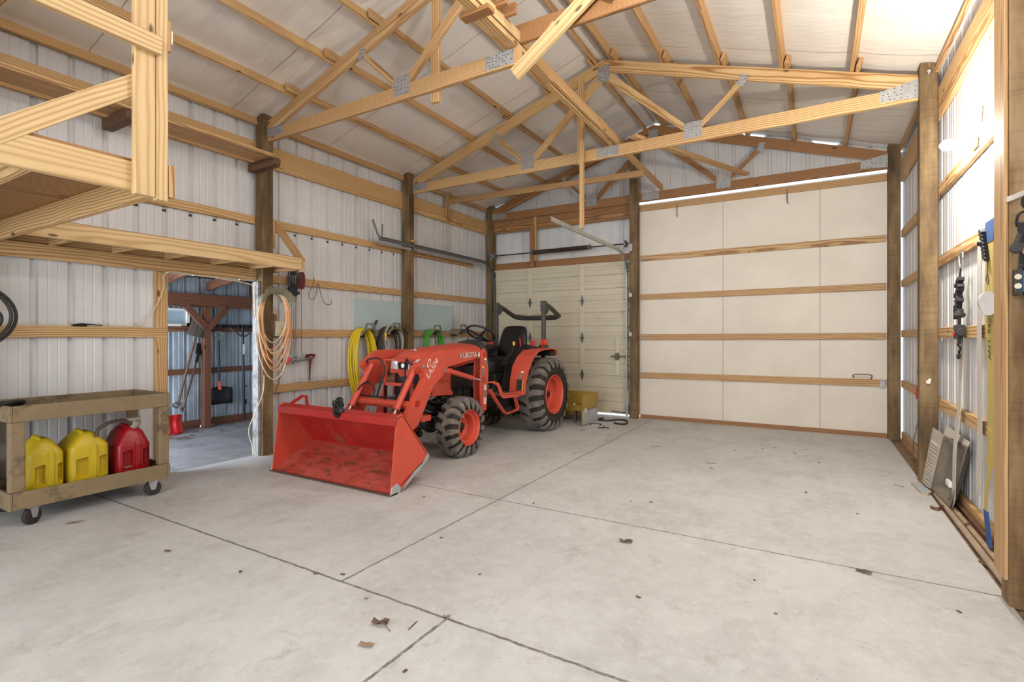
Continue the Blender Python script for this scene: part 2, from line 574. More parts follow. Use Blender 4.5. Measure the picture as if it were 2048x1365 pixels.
    def build(s, name, mats, parent=None, bevel=0.0, smooth=False, org=None, seg=2, weld=False):
        if parent is not None:
            o0 = rootorg(parent)
        else:
            if org is None:
                xs = [p.x for p in s.v]; ys = [p.y for p in s.v]; zs = [p.z for p in s.v]
                org = ((min(xs) + max(xs)) / 2, (min(ys) + max(ys)) / 2, min(zs))
            o0 = Vector(org)
        me = bpy.data.meshes.new(name)
        me.from_pydata([p - o0 for p in s.v], [], s.f)
        if not isinstance(mats, (list, tuple)): mats = [mats]
        for m in mats: me.materials.append(m)
        for i, p in enumerate(me.polygons):
            p.material_index = s.mi[i]
        bm = bmesh.new()
        bm.from_mesh(me)
        if weld: bmesh.ops.remove_doubles(bm, verts=bm.verts, dist=1e-5)
        bmesh.ops.recalc_face_normals(bm, faces=bm.faces)
        if bevel:
            es = [e for e in bm.edges if len(e.link_faces) == 2 and e.calc_face_angle(0) > 0.6]
            bmesh.ops.bevel(bm, geom=es, offset=bevel, segments=seg, affect='EDGES', clamp_overlap=True, profile=0.6)
        bm.to_mesh(me)
        bm.free()
        if smooth:
            me.polygons.foreach_set('use_smooth', [True] * len(me.polygons))
            try:
                me.set_sharp_from_angle(angle=math.radians(38))
            except Exception:
                pass
        o = bpy.data.objects.new(name, me)
        C.objects.link(o)
        if parent is not None:
            o.parent = parent
        else:
            o.location = o0
            ORG[o] = o0
        return o


def board(name, p, q, w, h, mat, parent=None, up=UP, label=None, cat=None, group=None, kind=None, cut=None, bev=0.003):
    """lumber from p to q (centre line); its own X runs along the grain. w across, h along 'up'"""
    p, q, up = Vector(p), Vector(q), Vector(up)
    d = (q - p)
    L = d.length
    d.normalize()
    sd = up.cross(d).normalized()
    u = d.cross(sd).normalized()
    mb = MB()
    mb.box((0, -w / 2, -h / 2), (L, w / 2, h / 2))
    me_o = mb.build(name, mat, None, bevel=bev, org=(0, 0, 0), seg=1)
    m = Matrix((d, sd, u)).transposed().to_4x4()
    m.translation = p
    if parent is not None:
        me_o.parent = parent
        m.translation = p - rootorg(parent)
    else:
        ORG[me_o] = p
    me_o.matrix_basis = m
    return tag(me_o, label, cat, group, kind)


def copy_tree(o, delta, parent=None):
    c_ = o.copy()
    C.objects.link(c_)
    if parent is not None:
        c_.parent = parent
    else:
        c_.location = Vector(o.location) + Vector(delta)
        ORG[c_] = ORG[o] + Vector(delta)
    for ch in list(o.children):
        copy_tree(ch, delta, c_)
    return c_


def circ(c_, r, axis, n_=24, a0=0, a1=2 * math.pi, r2=None):
    c_ = Vector(c_)
    r2 = r2 or r
    out = []
    for i in range(n_ + (0 if abs(a1 - a0 - 2 * math.pi) < 1e-6 else 1)):
        a = a0 + (a1 - a0) * i / n_
        u, w = r * math.cos(a), r2 * math.sin(a)
        out.append(c_ + Vector({'x': (0, u, w), 'y': (u, 0, w), 'z': (u, w, 0)}[axis]))
    return out


def smooth_pts(pts, n_=6):
    P = [Vector(p) for p in pts]
    out = []
    for i in range(len(P) - 1):
        p0, p1, p2, p3 = P[max(i - 1, 0)], P[i], P[i + 1], P[min(i + 2, len(P) - 1)]
        for k in range(n_):
            t = k / n_
            out.append(0.5 * ((2 * p1) + (-p0 + p2) * t + (2 * p0 - 5 * p1 + 4 * p2 - p3) * t * t + (-p0 + 3 * p1 - 3 * p2 + p3) * t ** 3))
    out.append(P[-1])
    return out


def text(name, s, size, m, mat, parent, ext=0.001, label=None):
    cu = bpy.data.curves.new(name, 'FONT')
    cu.body = s
    cu.size = size
    cu.extrude = ext
    cu.offset = 0.0
    cu.align_x = 'LEFT'
    tmp = bpy.data.objects.new('tmp', cu)
    C.objects.link(tmp)
    dg = bpy.context.evaluated_depsgraph_get()
    me = bpy.data.meshes.new_from_object(tmp.evaluated_get(dg))
    bpy.data.objects.remove(tmp)
    me.materials.clear()
    me.materials.append(mat)
    o = bpy.data.objects.new(name, me)
    C.objects.link(o)
    o.parent = parent
    mm = m.copy()
    mm.translation = m.translation - rootorg(parent)
    o.matrix_basis = mm
    if label: o['label'] = label
    return o

# ---------------------------------------------------------------- the setting
RX = -2.27          # ridge
SL = 0.3216


def ztc(x):          # top of the truss top chords
    return 4.84 - SL * abs(x - RX)


def zin(x):          # insulation, resting on the purlins
    return ztc(x) + 0.10


def siding(name, axis, fixed, a, b, zlo, zhi, out, mat, pitch=0.249, phase=1.636, wall=None):
    """vertical ribbed sheet; out = direction (+1/-1) in which the ribs recede"""
    us = []
    k0 = math.floor((a - phase) / pitch) - 1
    k = k0
    while phase + k * pitch < b + pitch:
        c_ = phase + k * pitch
        us += [(c_ - .028, 0), (c_ - .018, .027), (c_ + .018, .027), (c_ + .028, 0),
               (c_ + .086, 0), (c_ + .090, .0028), (c_ + .096, .0028), (c_ + .100, 0),
               (c_ + .152, 0), (c_ + .156, .0028), (c_ + .162, .0028), (c_ + .166, 0)]
        k += 1
    us = [(u, d) for u, d in us if a < u < b]
    us = [(a, 0)] + us + [(b, 0)]
    mb = MB()
    vs = []
    for u, d in us:
        w = fixed + out * d
        w2 = w + out * 0.004
        zh = zhi(u) if callable(zhi) else zhi
        zl = zlo(u) if callable(zlo) else zlo
        for ww in (w, w2):
            for z in (zl, zh):
                vs.append((ww, u, z) if axis == 'x' else (u, ww, z))
    fs = []
    for i in range(len(us) - 1):
        j, l = i * 4, (i + 1) * 4
        fs += [(j, j + 1, l + 1, l), (j + 2, l + 2, l + 3, j + 3), (j, l, l + 2, j + 2), (j + 1, j + 3, l + 3, l + 1)]
    mb.add(vs, fs)
    o = mb.build(name, mat, wall, org=(0, 0, 0))
    if wall is None:
        tag(o, kind='structure')
    return o


# floors
mb = MB(); mb.box((-5.56, -3.6, -0.12), (0.87, 8.56, 0.0))
tag(mb.build('floor', M['concrete'], org=(0, 0, 0)), kind='structure')
mb = MB(); mb.box((0.87, -3.6, -0.12), (1.10, 8.6, -0.012))
tag(mb.build('floor', M['dirt'], org=(0, 0, 0)), kind='structure')
mb = MB(); mb.box((-8.0, 0.6, -0.12), (-5.56, 6.3, -0.004))
tag(mb.build('floor', M['darker_concrete'], org=(0, 0, 0)), kind='structure')

wl = siding('wall_left', 'x', -5.58, -3.55, 2.60, 0.0, 3.93, -1, M['siding'])
siding('wall_left', 'x', -5.58, 2.60, 3.60, 2.0, 3.93, -1, M['siding'])
siding('wall_left', 'x', -5.58, 3.60, 8.60, 0.0, 3.93, -1, M['siding'])
siding('wall_right', 'x', 1.03, -3.55, 8.60, 0.0, 3.93, 1, M['siding'])
gaps = {}


def gable(x):
    k = int(math.floor(x / 0.31))
    random.seed(k * 13 + 5)
    return zin(x) - random.choice([-0.01, 0.0, 0.012, 0.03, 0.034])


siding('wall_back', 'y', 8.60, -5.58, -2.58, 2.74, gable, 1, M['siding'], phase=-5.3)
siding('wall_back', 'y', 8.60, -2.58, 1.03, 3.70, gable, 1, M['siding'], phase=-5.3)
random.seed(11)
# near end: gable and the jambs beside the open doorway
siding('wall_front', 'y', -3.55, -5.58, 1.03, 3.05, lambda x: zin(x), -1, M['siding'])
siding('wall_front', 'y', -3.55, -5.58, -4.9, 0, 3.05, -1, M['siding'])
siding('wall_front', 'y', -3.55, 0.4, 1.03, 0, 3.05, -1, M['siding'])

# ceiling: one blanket of insulation per slope, sagging between the purlins
OFFS = [0.12, 0.75, 1.38, 2.00, 2.62, 3.24]
for sgn, nm in ((-1, 'ceiling'), (1, 'ceiling')):
    mb = MB()
    ns, ny = 84, 150
    smax = 3.34
    vs = []
    for i in range(ns + 1):
        o_ = smax * i / ns
        lo = max([p for p in [0] + OFFS if p <= o_ + 1e-9])
        hi = min([p for p in OFFS + [smax] if p > o_ - 1e-9] or [smax])
        t = 0 if hi == lo else (o_ - lo) / (hi - lo)
        sag = math.sin(math.pi * t)
        x = RX + sgn * o_
        for j in range(ny + 1):
            y = -3.56 + 12.18 * j / ny
            fr = ((y - 3.30) / 1.3) % 1.0
            bow = 0.6 + 0.4 * math.sin(math.pi * fr) + 0.35 * noise.noise(Vector((x * 0.9, y * 1.7, 3)))
            wr = 0.006 * noise.noise(Vector((x * 2.0, y * 6.5, 1))) * sag
            edge = min(1, max(0, (8.62 - y) / 0.25))
            z = zin(x) - 0.021 * sag * bow * (0.3 + 0.7 * edge) + wr
            vs.append((x, y, z))
    fs = [(i * (ny + 1) + j, i * (ny + 1) + j + 1, (i + 1) * (ny + 1) + j + 1, (i + 1) * (ny + 1) + j) for i in range(ns) for j in range(ny)]
    mb.add(vs, fs)
    o = mb.build(nm, M['vinyl'], smooth=True, org=(0, 0, 0))
    tag(o, kind='structure')
    md = o.modifiers.new('thick', 'SOLIDIFY')
    md.thickness = 0.004
    mb = MB()
    xe = RX + sgn * 3.42
    mb.add([(RX, -3.7, zin(RX) + .09), (xe, -3.7, zin(xe) + .09), (xe, 8.62, zin(xe) + .09), (RX, 8.62, zin(RX) + .09),
            (RX, -3.7, zin(RX) + .12), (xe, -3.7, zin(xe) + .12), (xe, 8.62, zin(xe) + .12), (RX, 8.62, zin(RX) + .12)],
           [(0, 1, 2, 3), (7, 6, 5, 4), (0, 4, 5, 1), (1, 5, 6, 2), (2, 6, 7, 3), (3, 7, 4, 0)])
    tag(mb.build('ceiling', M['roof_metal'], org=(0, 0, 0)), kind='structure')

# purlins
ordn = ['ridge', 'second', 'third', 'fourth', 'fifth', 'eave']
bays = [(-3.5, 1.33, 'over the front bays'), (1.05, 3.80, 'in front of the cut roof truss'), (3.49, 6.27, 'between cut truss and middle truss'), (5.98, 8.58, 'against the back wall')]
for side, sgn in (('left', -1), ('right', 1)):
    nrm = Vector((sgn * SL, 0, 1)).normalized()
    for i, of in enumerate(OFFS):
        for b, (y0, y1, bn) in enumerate(bays):
            sh = (0.024 if b % 2 else -0.024)
            if i == 5: sh = 0
            x = RX + sgn * (of + sh)
            if i == 5:
                y0b, y1b = (y0 + .17, y1 - .17)
                if b == 3: y1b = 8.36
                if b == 0: y0b = -3.5
            else:
                y0b, y1b = y0, y1
            c_ = Vector((x, 0, ztc(x))) + nrm * 0.047
            jig = 0.004 * math.sin(i * 3.1 + b)
            board('purlin', (c_.x, y0b, c_.z), (c_.x, y1b, c_.z - 0.0), 0.038, 0.088, M['fir'] if b != 1 else M['pine'], up=nrm,
                  label='%s purlin, %s slope, %s' % (ordn[i], side, bn), cat='roof beam', group='purlins under the insulation')

# posts
for nm, x0, y0, mt, lab in (
        ('left', -5.54, 3.566, 'post', 'brown timber post beside the doorway to the lean-to'),
        ('left', -5.54, 6.0, 'post', 'brown timber post on left wall behind the tractor loader, between blue panels'),
        ('left', -5.54, 8.39, 'post', 'brown timber corner post left of the cream garage door'),
        ('left', -5.54, 1.13, 'post', 'brown timber post under the loft by the left wall'),
        ('left', -5.54, -1.3, 'post', 'brown timber post at the near end of the left wall'),
        ('right', 0.853, 3.50, 'post_near', 'big rough brown timber post nearest on the right, with straps and blue box'),
        ('right', 0.853, 6.03, 'post', 'brown timber post on right wall beside the glowing bulb'),
        ('right', 0.853, 8.36, 'post', 'brown timber corner post right of the white foam panel door'),
        ('right', 0.853, 1.07, 'post', 'brown timber post on the right wall next to the camera'),
        ('right', 0.853, -1.3, 'post', 'brown timber post at the near end of the right wall')):
    w = 0.135
    xc = x0 + w / 2 + (0.0005 if nm == 'right' else 0)
    board('post', (xc, y0 + w / 2, -0.01), (xc, y0 + w / 2, 3.915), w, w, M[mt], up=(0, 1, 0), label=lab, cat='post', group='timber posts', bev=0.006)
board('post', (-2.572, 8.375, 0), (-2.572, 8.375, 4.60), 0.135, 0.135, M['post'], up=(0, 1, 0),
      label='tall brown timber post between garage door and white foam panel door', cat='post', group='timber posts', bev=0.006)
board('trim_1', (0.843, 3.59, 0.13), (0.843, 3.59, 3.9), 0.018, 0.17, M['fir'], up=(0, 1, 0), kind='structure')
# whitewashed board on the doorway side of the first post
board('trim_2', (-5.49, 3.548, 0.0), (-5.49, 3.548, 1.99), 0.105, 0.034, M['wpaint'], up=(0, 1, 0), kind='structure')
board('trim_3', (-5.558, 2.585, 0.0), (-5.558, 2.585, 2.0), 0.036, 0.11, M['pine'], up=(0, 1, 0), kind='structure')

# girts: left wall
gl = [(0.69, 0.785, 'lowest'), (1.358, 1.452, 'second'), (2.003, 2.095, 'third'), (2.662, 2.753, 'fourth')]
segsL = [(-3.5, 1.13, 'front bays'), (1.265, 3.566, 'doorway bay'), (3.701, 6.0, 'hose bay'), (6.135, 8.39, 'rear bay')]
for z0, z1, zn in gl:
    for y0, y1, sn in segsL:
        if sn == 'doorway bay':
            if zn == 'lowest': y1 = 2.53
            if zn == 'second': y1 = 2.64
            if zn == 'third': continue
        if sn == 'rear bay' and zn == 'fourth': y1 = 7.95
        board('girt', (-5.558, y0, (z0 + z1) / 2), (-5.558, y1, (z0 + z1) / 2), 0.038, z1 - z0, M['pine'] if sn != 'rear bay' else M['fir'],
              label='%s horizontal pine girt of the left wall, %s' % (zn, sn), cat='wall beam', group='girts')
for y0, y1, sn in segsL:
    board('header_beam', (-5.55, y0, 3.485), (-5.55, y1, 3.485), 0.04, 0.258, M['pine'],
          label='wide knotty pine header board high on the left wall, %s' % sn, cat='wall beam', group='header boards')
# right wall
gr = [(0.70, 0.79, 'lowest'), (1.355, 1.445, 'second'), (2.01, 2.10, 'third'), (2.66, 2.76, 'fourth')]
segsR = [(-3.5, 1.07, 'front bays'), (1.205, 3.50, 'nearest bay'), (3.635, 6.03, 'bay with the lamp and straps'), (6.165, 8.36, 'rear bay')]
for z0, z1, zn in gr:
    for y0, y1, sn in segsR:
        board('girt', (1.009, y0, (z0 + z1) / 2), (1.009, y1, (z0 + z1) / 2), 0.038, z1 - z0, M['pine'],
              label='%s horizontal pine girt of the right wall, %s' % (zn, sn), cat='wall beam', group='girts')
for y0, y1, sn in segsR:
    board('header_beam', (1.008, y0, 3.52), (1.008, y1, 3.52), 0.04, 0.26, M['pine'],
          label='wide pale header board high on the right wall, %s' % sn, cat='wall beam', group='header boards')
board('baseboard_right', (1.01, -3.5, 0.05), (1.01, 3.49, 0.05), 0.036, 0.14, M['fir'], kind='structure')
board('baseboard_right', (1.01, 3.64, 0.05), (1.01, 6.02, 0.05), 0.036, 0.14, M['fir'], kind='structure')
board('baseboard_right', (1.01, 6.17, 0.05), (1.01, 8.35, 0.05), 0.036, 0.14, M['fir'], kind='structure')

# back wall framing, left bay over the garage door
board('header_beam', (-5.40, 8.47, 3.485), (-2.645, 8.47, 3.485), 0.038, 0.23, M['old_pine'],
      label='wide orange pine header board above the garage door on the back wall', cat='wall beam', group='header boards')
board('header_beam', (-5.40, 8.52, 2.72), (-2.60, 8.52, 2.72), 0.05, 0.125, M['old_pine'],
      label='narrow pine board right on top of the cream garage door', cat='wall beam')
board('wall_stud', (-4.475, 8.435, 2.78), (-4.475, 8.435, 3.70), 0.05, 0.028, M['pine'], up=(0, 1, 0),
      label='light upright board above the garage door, left half', cat='wall beam')
board('wall_stud', (-4.525, 8.405, 2.66), (-4.525, 8.405, 3.44), 0.085, 0.028, M['old_pine'], up=(0, 1, 0),
      label='dark upright board carrying the left end of the door spring', cat='wall beam')

board('trim_5', (-2.62, 8.54, 0.42), (-2.62, 8.54, 2.66), 0.03, 0.16, M['old_pine'], up=(1, 0, 0), kind='structure')
board('trim_6', (-5.46, 8.54, 0.0), (-5.46, 8.54, 2.66), 0.03, 0.16, M['old_pine'], up=(1, 0, 0), kind='structure')
# foam panel door (right bay)
dr = tag(bpy.data.objects.new('door_2', None), kind='structure')
C.objects.link(dr); ORG[dr] = Vector((0, 0, 0))
mb = MB()
for x0, x1 in ((-2.60, -1.212), (-1.208, 0.079), (0.083, 1.0)):
    mb.box((x0, 8.50, 0.045), (x1, 8.54, 3.580))
mb.box((-2.60, 8.541, 0.045), (1.0, 8.55, 3.577))
mb.build('foam_panel', M['foam'], dr, bevel=0.002, seg=1)
for z0, z1 in ((2.628, 2.718), (1.978, 2.072), (1.31, 1.402), (0.672, 0.768)):
    board('rail', (-2.49, 8.482, (z0 + z1) / 2 - 0.004), (0.84, 8.482, (z0 + z1) / 2 + 0.014), 0.036, 0.091, M['fir'], dr)
board('rail', (-2.50, 8.48, 3.505), (0.852, 8.48, 3.505), 0.04, 0.092, M['fir'], dr)
board('sill', (-2.50, 8.48, 0.027), (0.852, 8.48, 0.027), 0.05, 0.055, M['old_pine'], dr)
mb = MB()
mb.box((0.775, 8.455, 0.68), (0.83, 8.463, 0.77)); mb.cyl((0.80, 8.44, 0.77), (0.845, 8.44, 0.785), 0.009, seg=8)
mb.build('latch', M['galv'], dr)
for x in (0.48,):
    mb = MB()
    mb.tube(smooth_pts([(x, 8.46, .795), (x + .0, 8.42, .84), (x + .19, 8.42, .84), (x + .19, 8.46, .785)], 5), 0.007, 8)
    mb.build('handle', M['edge_steel'], dr, smooth=True)
for x in (-1.90, -0.33):
    mb = MB(); mb.tube([(x, 8.462, 3.50 + .02), (x, 8.452, 3.36), (x + .01, 8.46, 3.30)], 0.006, 6)
    mb.build('hook', M['edge_steel'], dr)


# ---------------------------------------------------------------- sectional garage door
gd = tag(bpy.data.objects.new('door_1', None), kind='structure')
C.objects.link(gd); ORG[gd] = Vector((0, 0, 0))
XA, XB = -5.44, -2.675
NSEC = 4
HS = 0.655
stl = [(-5.44, -5.36), (-4.60 - .045, -4.60 + .045), (-3.545 - .045, -3.545 + .045), (-2.755, -2.675)]
for k in range(NSEC):
    zb = 0.03 + k * HS
    fr = [(0.07, .006), (0.14, .006), (0.32, .014), (0.44, .006), (0.52, .006), (0.68, .014), (0.82, .006), (0.90, .006)]
    pts = [(8.50, zb + .004), (8.478, zb + 0.004)]
    for f, d in fr:
        z = zb + f * HS
        pts += [(8.478, z - .012), (8.478 + d, z), (8.478, z + .003)]
    pts += [(8.478, zb + HS - .003), (8.50, zb + HS - .003), (8.50, zb + HS + .012), (8.515, zb + HS + .012), (8.515, zb + .014), (8.50, zb + .014)]
    mb = MB(); mb.prism(pts, 'x', XA, XB)
    sec = mb.build('section', M['door_cream'], gd)
    mb = MB()
    for a, b in stl:
        mb.box((a, 8.464, zb + .003), (b, 8.480, zb + HS - .003))
    mb.box((XA, 8.466, zb + HS - .03), (XB, 8.480, zb + HS - .006))
    mb.build('stile', M['door_stile'], sec, bevel=0.002, seg=1)
    if k < NSEC - 1:
        for x in (-5.40, -4.60, -3.545, -2.715):
            z = zb + HS
            mb = MB()
            mb.prism([(x - .005, z - .10), (x + .005, z - .10), (x + .026, z - .04), (x + .026, z + .04), (x + .005, z + .10), (x - .005, z + .10), (x - .026, z + .04), (x - .026, z - .04)], 'y', 8.459, 8.465)
            mb.cyl((x - .045, 8.452, z), (x + .045, 8.452, z), .009, seg=8)
            mb.build('hinge', M['track'], gd)
mb = MB()
for k in range(NSEC):
    for f in (0.28, 0.72):
        mb.cyl((-2.70, 8.455, 0.03 + (k + f) * HS), (-2.70, 8.466, 0.03 + (k + f) * HS), .012, seg=10)
mb.build('bolt', M['hole'], gd)
# slide latch with its post
mb = MB(); mb.box((-2.93, 8.452, .69), (-2.85, 8.466, 1.345))
st = mb.build('latch_post', M['door_stile'], gd, bevel=0.002, seg=1)
mb = MB()
mb.lathe([(-.03, .03), (-.012, .05), (0, .045)], (-2.89, 8.45, 1.02), 'y', 8)
mb.box((-3.00, 8.42, 1.01), (-2.66, 8.435, 1.035)); mb.box((-2.75, 8.43, .985), (-2.735, 8.455, 1.055)); mb.box((-2.915, 8.41, .96), (-2.865, 8.452, 1.08))
mb.build('slide_latch', M['edge_steel'], gd)
mb = MB(); mb.tube([(-3.0, 8.45, .085), (-2.95, 8.43, .08), (-2.72, 8.43, .065)], .009, 8)
mb.build('handle', M['edge_steel'], gd)
mb = MB(); mb.box((-2.755, 8.448, 0.05), (-2.68, 8.462, 0.19)); mb.box((-5.44, 8.448, 0.05), (-5.36, 8.462, .19))
mb.box((-2.765, 8.448, 2.50), (-2.68, 8.462, 2.62)); mb.box((-5.44, 8.448, 2.50), (-5.36, 8.462, 2.62))
mb.build('corner_bracket', M['track'], gd)


def track(name, x, yend, mat, lab, openx):
    t = thing(name, (x, 8.3, 0), lab, 'door track')
    pts = [(x, 8.415, 0.02), (x, 8.415, 2.30)] + [(x, 8.415 - .45 * (1 - math.cos(a)), 2.32 + .45 * math.sin(a)) for a in [i * math.pi / 2 / 10 for i in range(1, 11)]] + [(x, yend, 2.775)]
    # C channel: back strap and two lips
    mb = MB()
    mb.strap(pts, 0.004, 0.052, (1, 0, 0))
    mb.build('rail', mat, t)
    mb = MB()
    P = [Vector(p) for p in pts]
    for off in (-1, 1):
        q = []
        for i, p in enumerate(P):
            d = (P[min(i + 1, len(P) - 1)] - P[max(i - 1, 0)]).normalized()
            nn = d.cross(Vector((1, 0, 0))).normalized()
            q.append(p + nn * off * 0.025 + Vector((openx * 0.012, 0, 0)))
        mb.strap(q, 0.026, 0.004, (1, 0, 0))
    mb.build('lip', mat, t)
    return t


tl = track('door_track', -5.372, 5.34, M['track'], 'grey steel door track along the left wall, curving down beside the garage door', 1)
mb = MB()
mb.strap([(-5.36, 5.36, 2.77), (-5.36, 5.30, 2.84), (-5.36, 5.21, 3.02)], 0.03, 0.012, (0.3, 1, 0.3))
mb.strap([(-5.36, 5.37, 2.77), (-5.36, 5.40, 2.85), (-5.36, 5.40, 2.99)], 0.02, 0.012, (0.3, 1, 0))
mb.build('end_bracket', M['track'], tl)
mb = MB(); mb.box((-5.40, 5.34, 2.70), (-5.392, 6.05, 2.74)); mb.box((-5.40, 6.2, 2.70), (-5.392, 7.9, 2.74))
mb.build('angle_iron', M['galv'], tl)
tr = track('door_track', -2.70, 5.50, M['track_l'], 'pale steel door track curving up from the right side of the garage door', -1)
for z in (2.05, 1.40, 2.83):
    mb = MB(); mb.box((-2.64, 8.29, z - .03), (-2.59, 8.308, z + .03)); mb.build('bracket', M['galv'], tr)

sp = thing('torsion_spring', (-4.0, 8.36, 2.92), 'dark torsion spring on its long shaft above the garage door', 'spring')
mb = MB(); mb.cyl((-5.39, 8.36, 2.92), (-2.66, 8.36, 2.92), .011, seg=10)
mb.build('shaft', M['spring'], sp)
mb = MB()
mb.tube([(-4.47 + 1.09 * i / 420, 8.36 + .034 * math.cos(i * .9), 2.92 + .034 * math.sin(i * .9)) for i in range(421)], .009, 5)
mb.build('coil', M['spring'], sp, smooth=True)
mb = MB(); mb.lathe([(-.03, .02), (-.03, .04), (.02, .04), (.03, .02)], (-4.49, 8.36, 2.92), 'x', 10); mb.box((-4.52, 8.37, 2.86), (-4.49, 8.40, 2.98))
mb.lathe([(-.02, .02), (-.02, .042), (.03, .042), (.03, .02)], (-3.37, 8.36, 2.92), 'x', 10); mb.cyl((-3.36, 8.36, 2.92), (-3.36, 8.36, 3.0), .008, seg=6)
mb.build('winding_cone', M['track'], sp)
for x in (-5.33, -2.72):
    mb = MB(); mb.lathe([(-.02, .045), (-.014, .06), (.014, .05), (.02, .06), (.024, .03)], (x, 8.36, 2.92), 'x', 18)
    mb.build('cable_drum', M['track'], sp)
for a, b in (((-5.40, 8.30, 2.84), (-5.395, 8.39, 2.97)), ((-2.64, 8.28, 2.78), (-2.58, 8.30, 2.90))):
    mb = MB(); mb.box(a, b); mb.build('end_bearing', M['galv'], sp)


# ---------------------------------------------------------------- roof trusses
def lumber(name, pts, y0, y1, d, mat, parent):
    """flat piece of truss lumber: polygon pts (x, z), from y0 to y1, grain along d"""
    d = Vector((d[0], 0, d[1])).normalized()
    u = Vector((-d.z, 0, d.x))
    p0 = Vector((pts[0][0], y0, pts[0][1]))
    lp = [((Vector((x, y0, z)) - p0).dot(d), (Vector((x, y0, z)) - p0).dot(u)) for x, z in pts]
    mb = MB(); mb.prism(lp, 'y', 0, y1 - y0)
    o = mb.build(name, mat, None, bevel=0.003, org=(0, 0, 0), seg=1)
    m = Matrix((d, Vector((0, 1, 0)), u)).transposed().to_4x4()
    m.translation = p0 - rootorg(parent)
    o.parent = parent
    o.matrix_basis = m
    return o


def nail_plate(parent, pts, y, rows=5, cols=5, face=-1):
    """punched plate: quad pts (x,z) on the face of the truss"""
    mb = MB(); mb.prism(pts, 'y', y + face * 0.003, y)
    a, b, c_, d_ = [Vector(p) for p in pts[:4]]
    mb.cur = 1
    rn = random.Random(int(abs(pts[0][0]) * 991 + y * 77))
    for i in range(rows):
        for j in range(cols):
            if rn.random() < 0.25: continue
            s_, t = (i + .5 + rn.uniform(-.2, .2)) / rows, (j + .5 + rn.uniform(-.2, .2)) / cols
            q = (a * (1 - s_) + b * s_) * (1 - t) + (d_ * (1 - s_) + c_ * s_) * t
            mb.box((q.x - .006, y + face * 0.0045, q.y - .003), (q.x + .006, y + face * .0025, q.y + .003))
    mb.build('connector_plate', [M['galv'], M['hole']], parent)


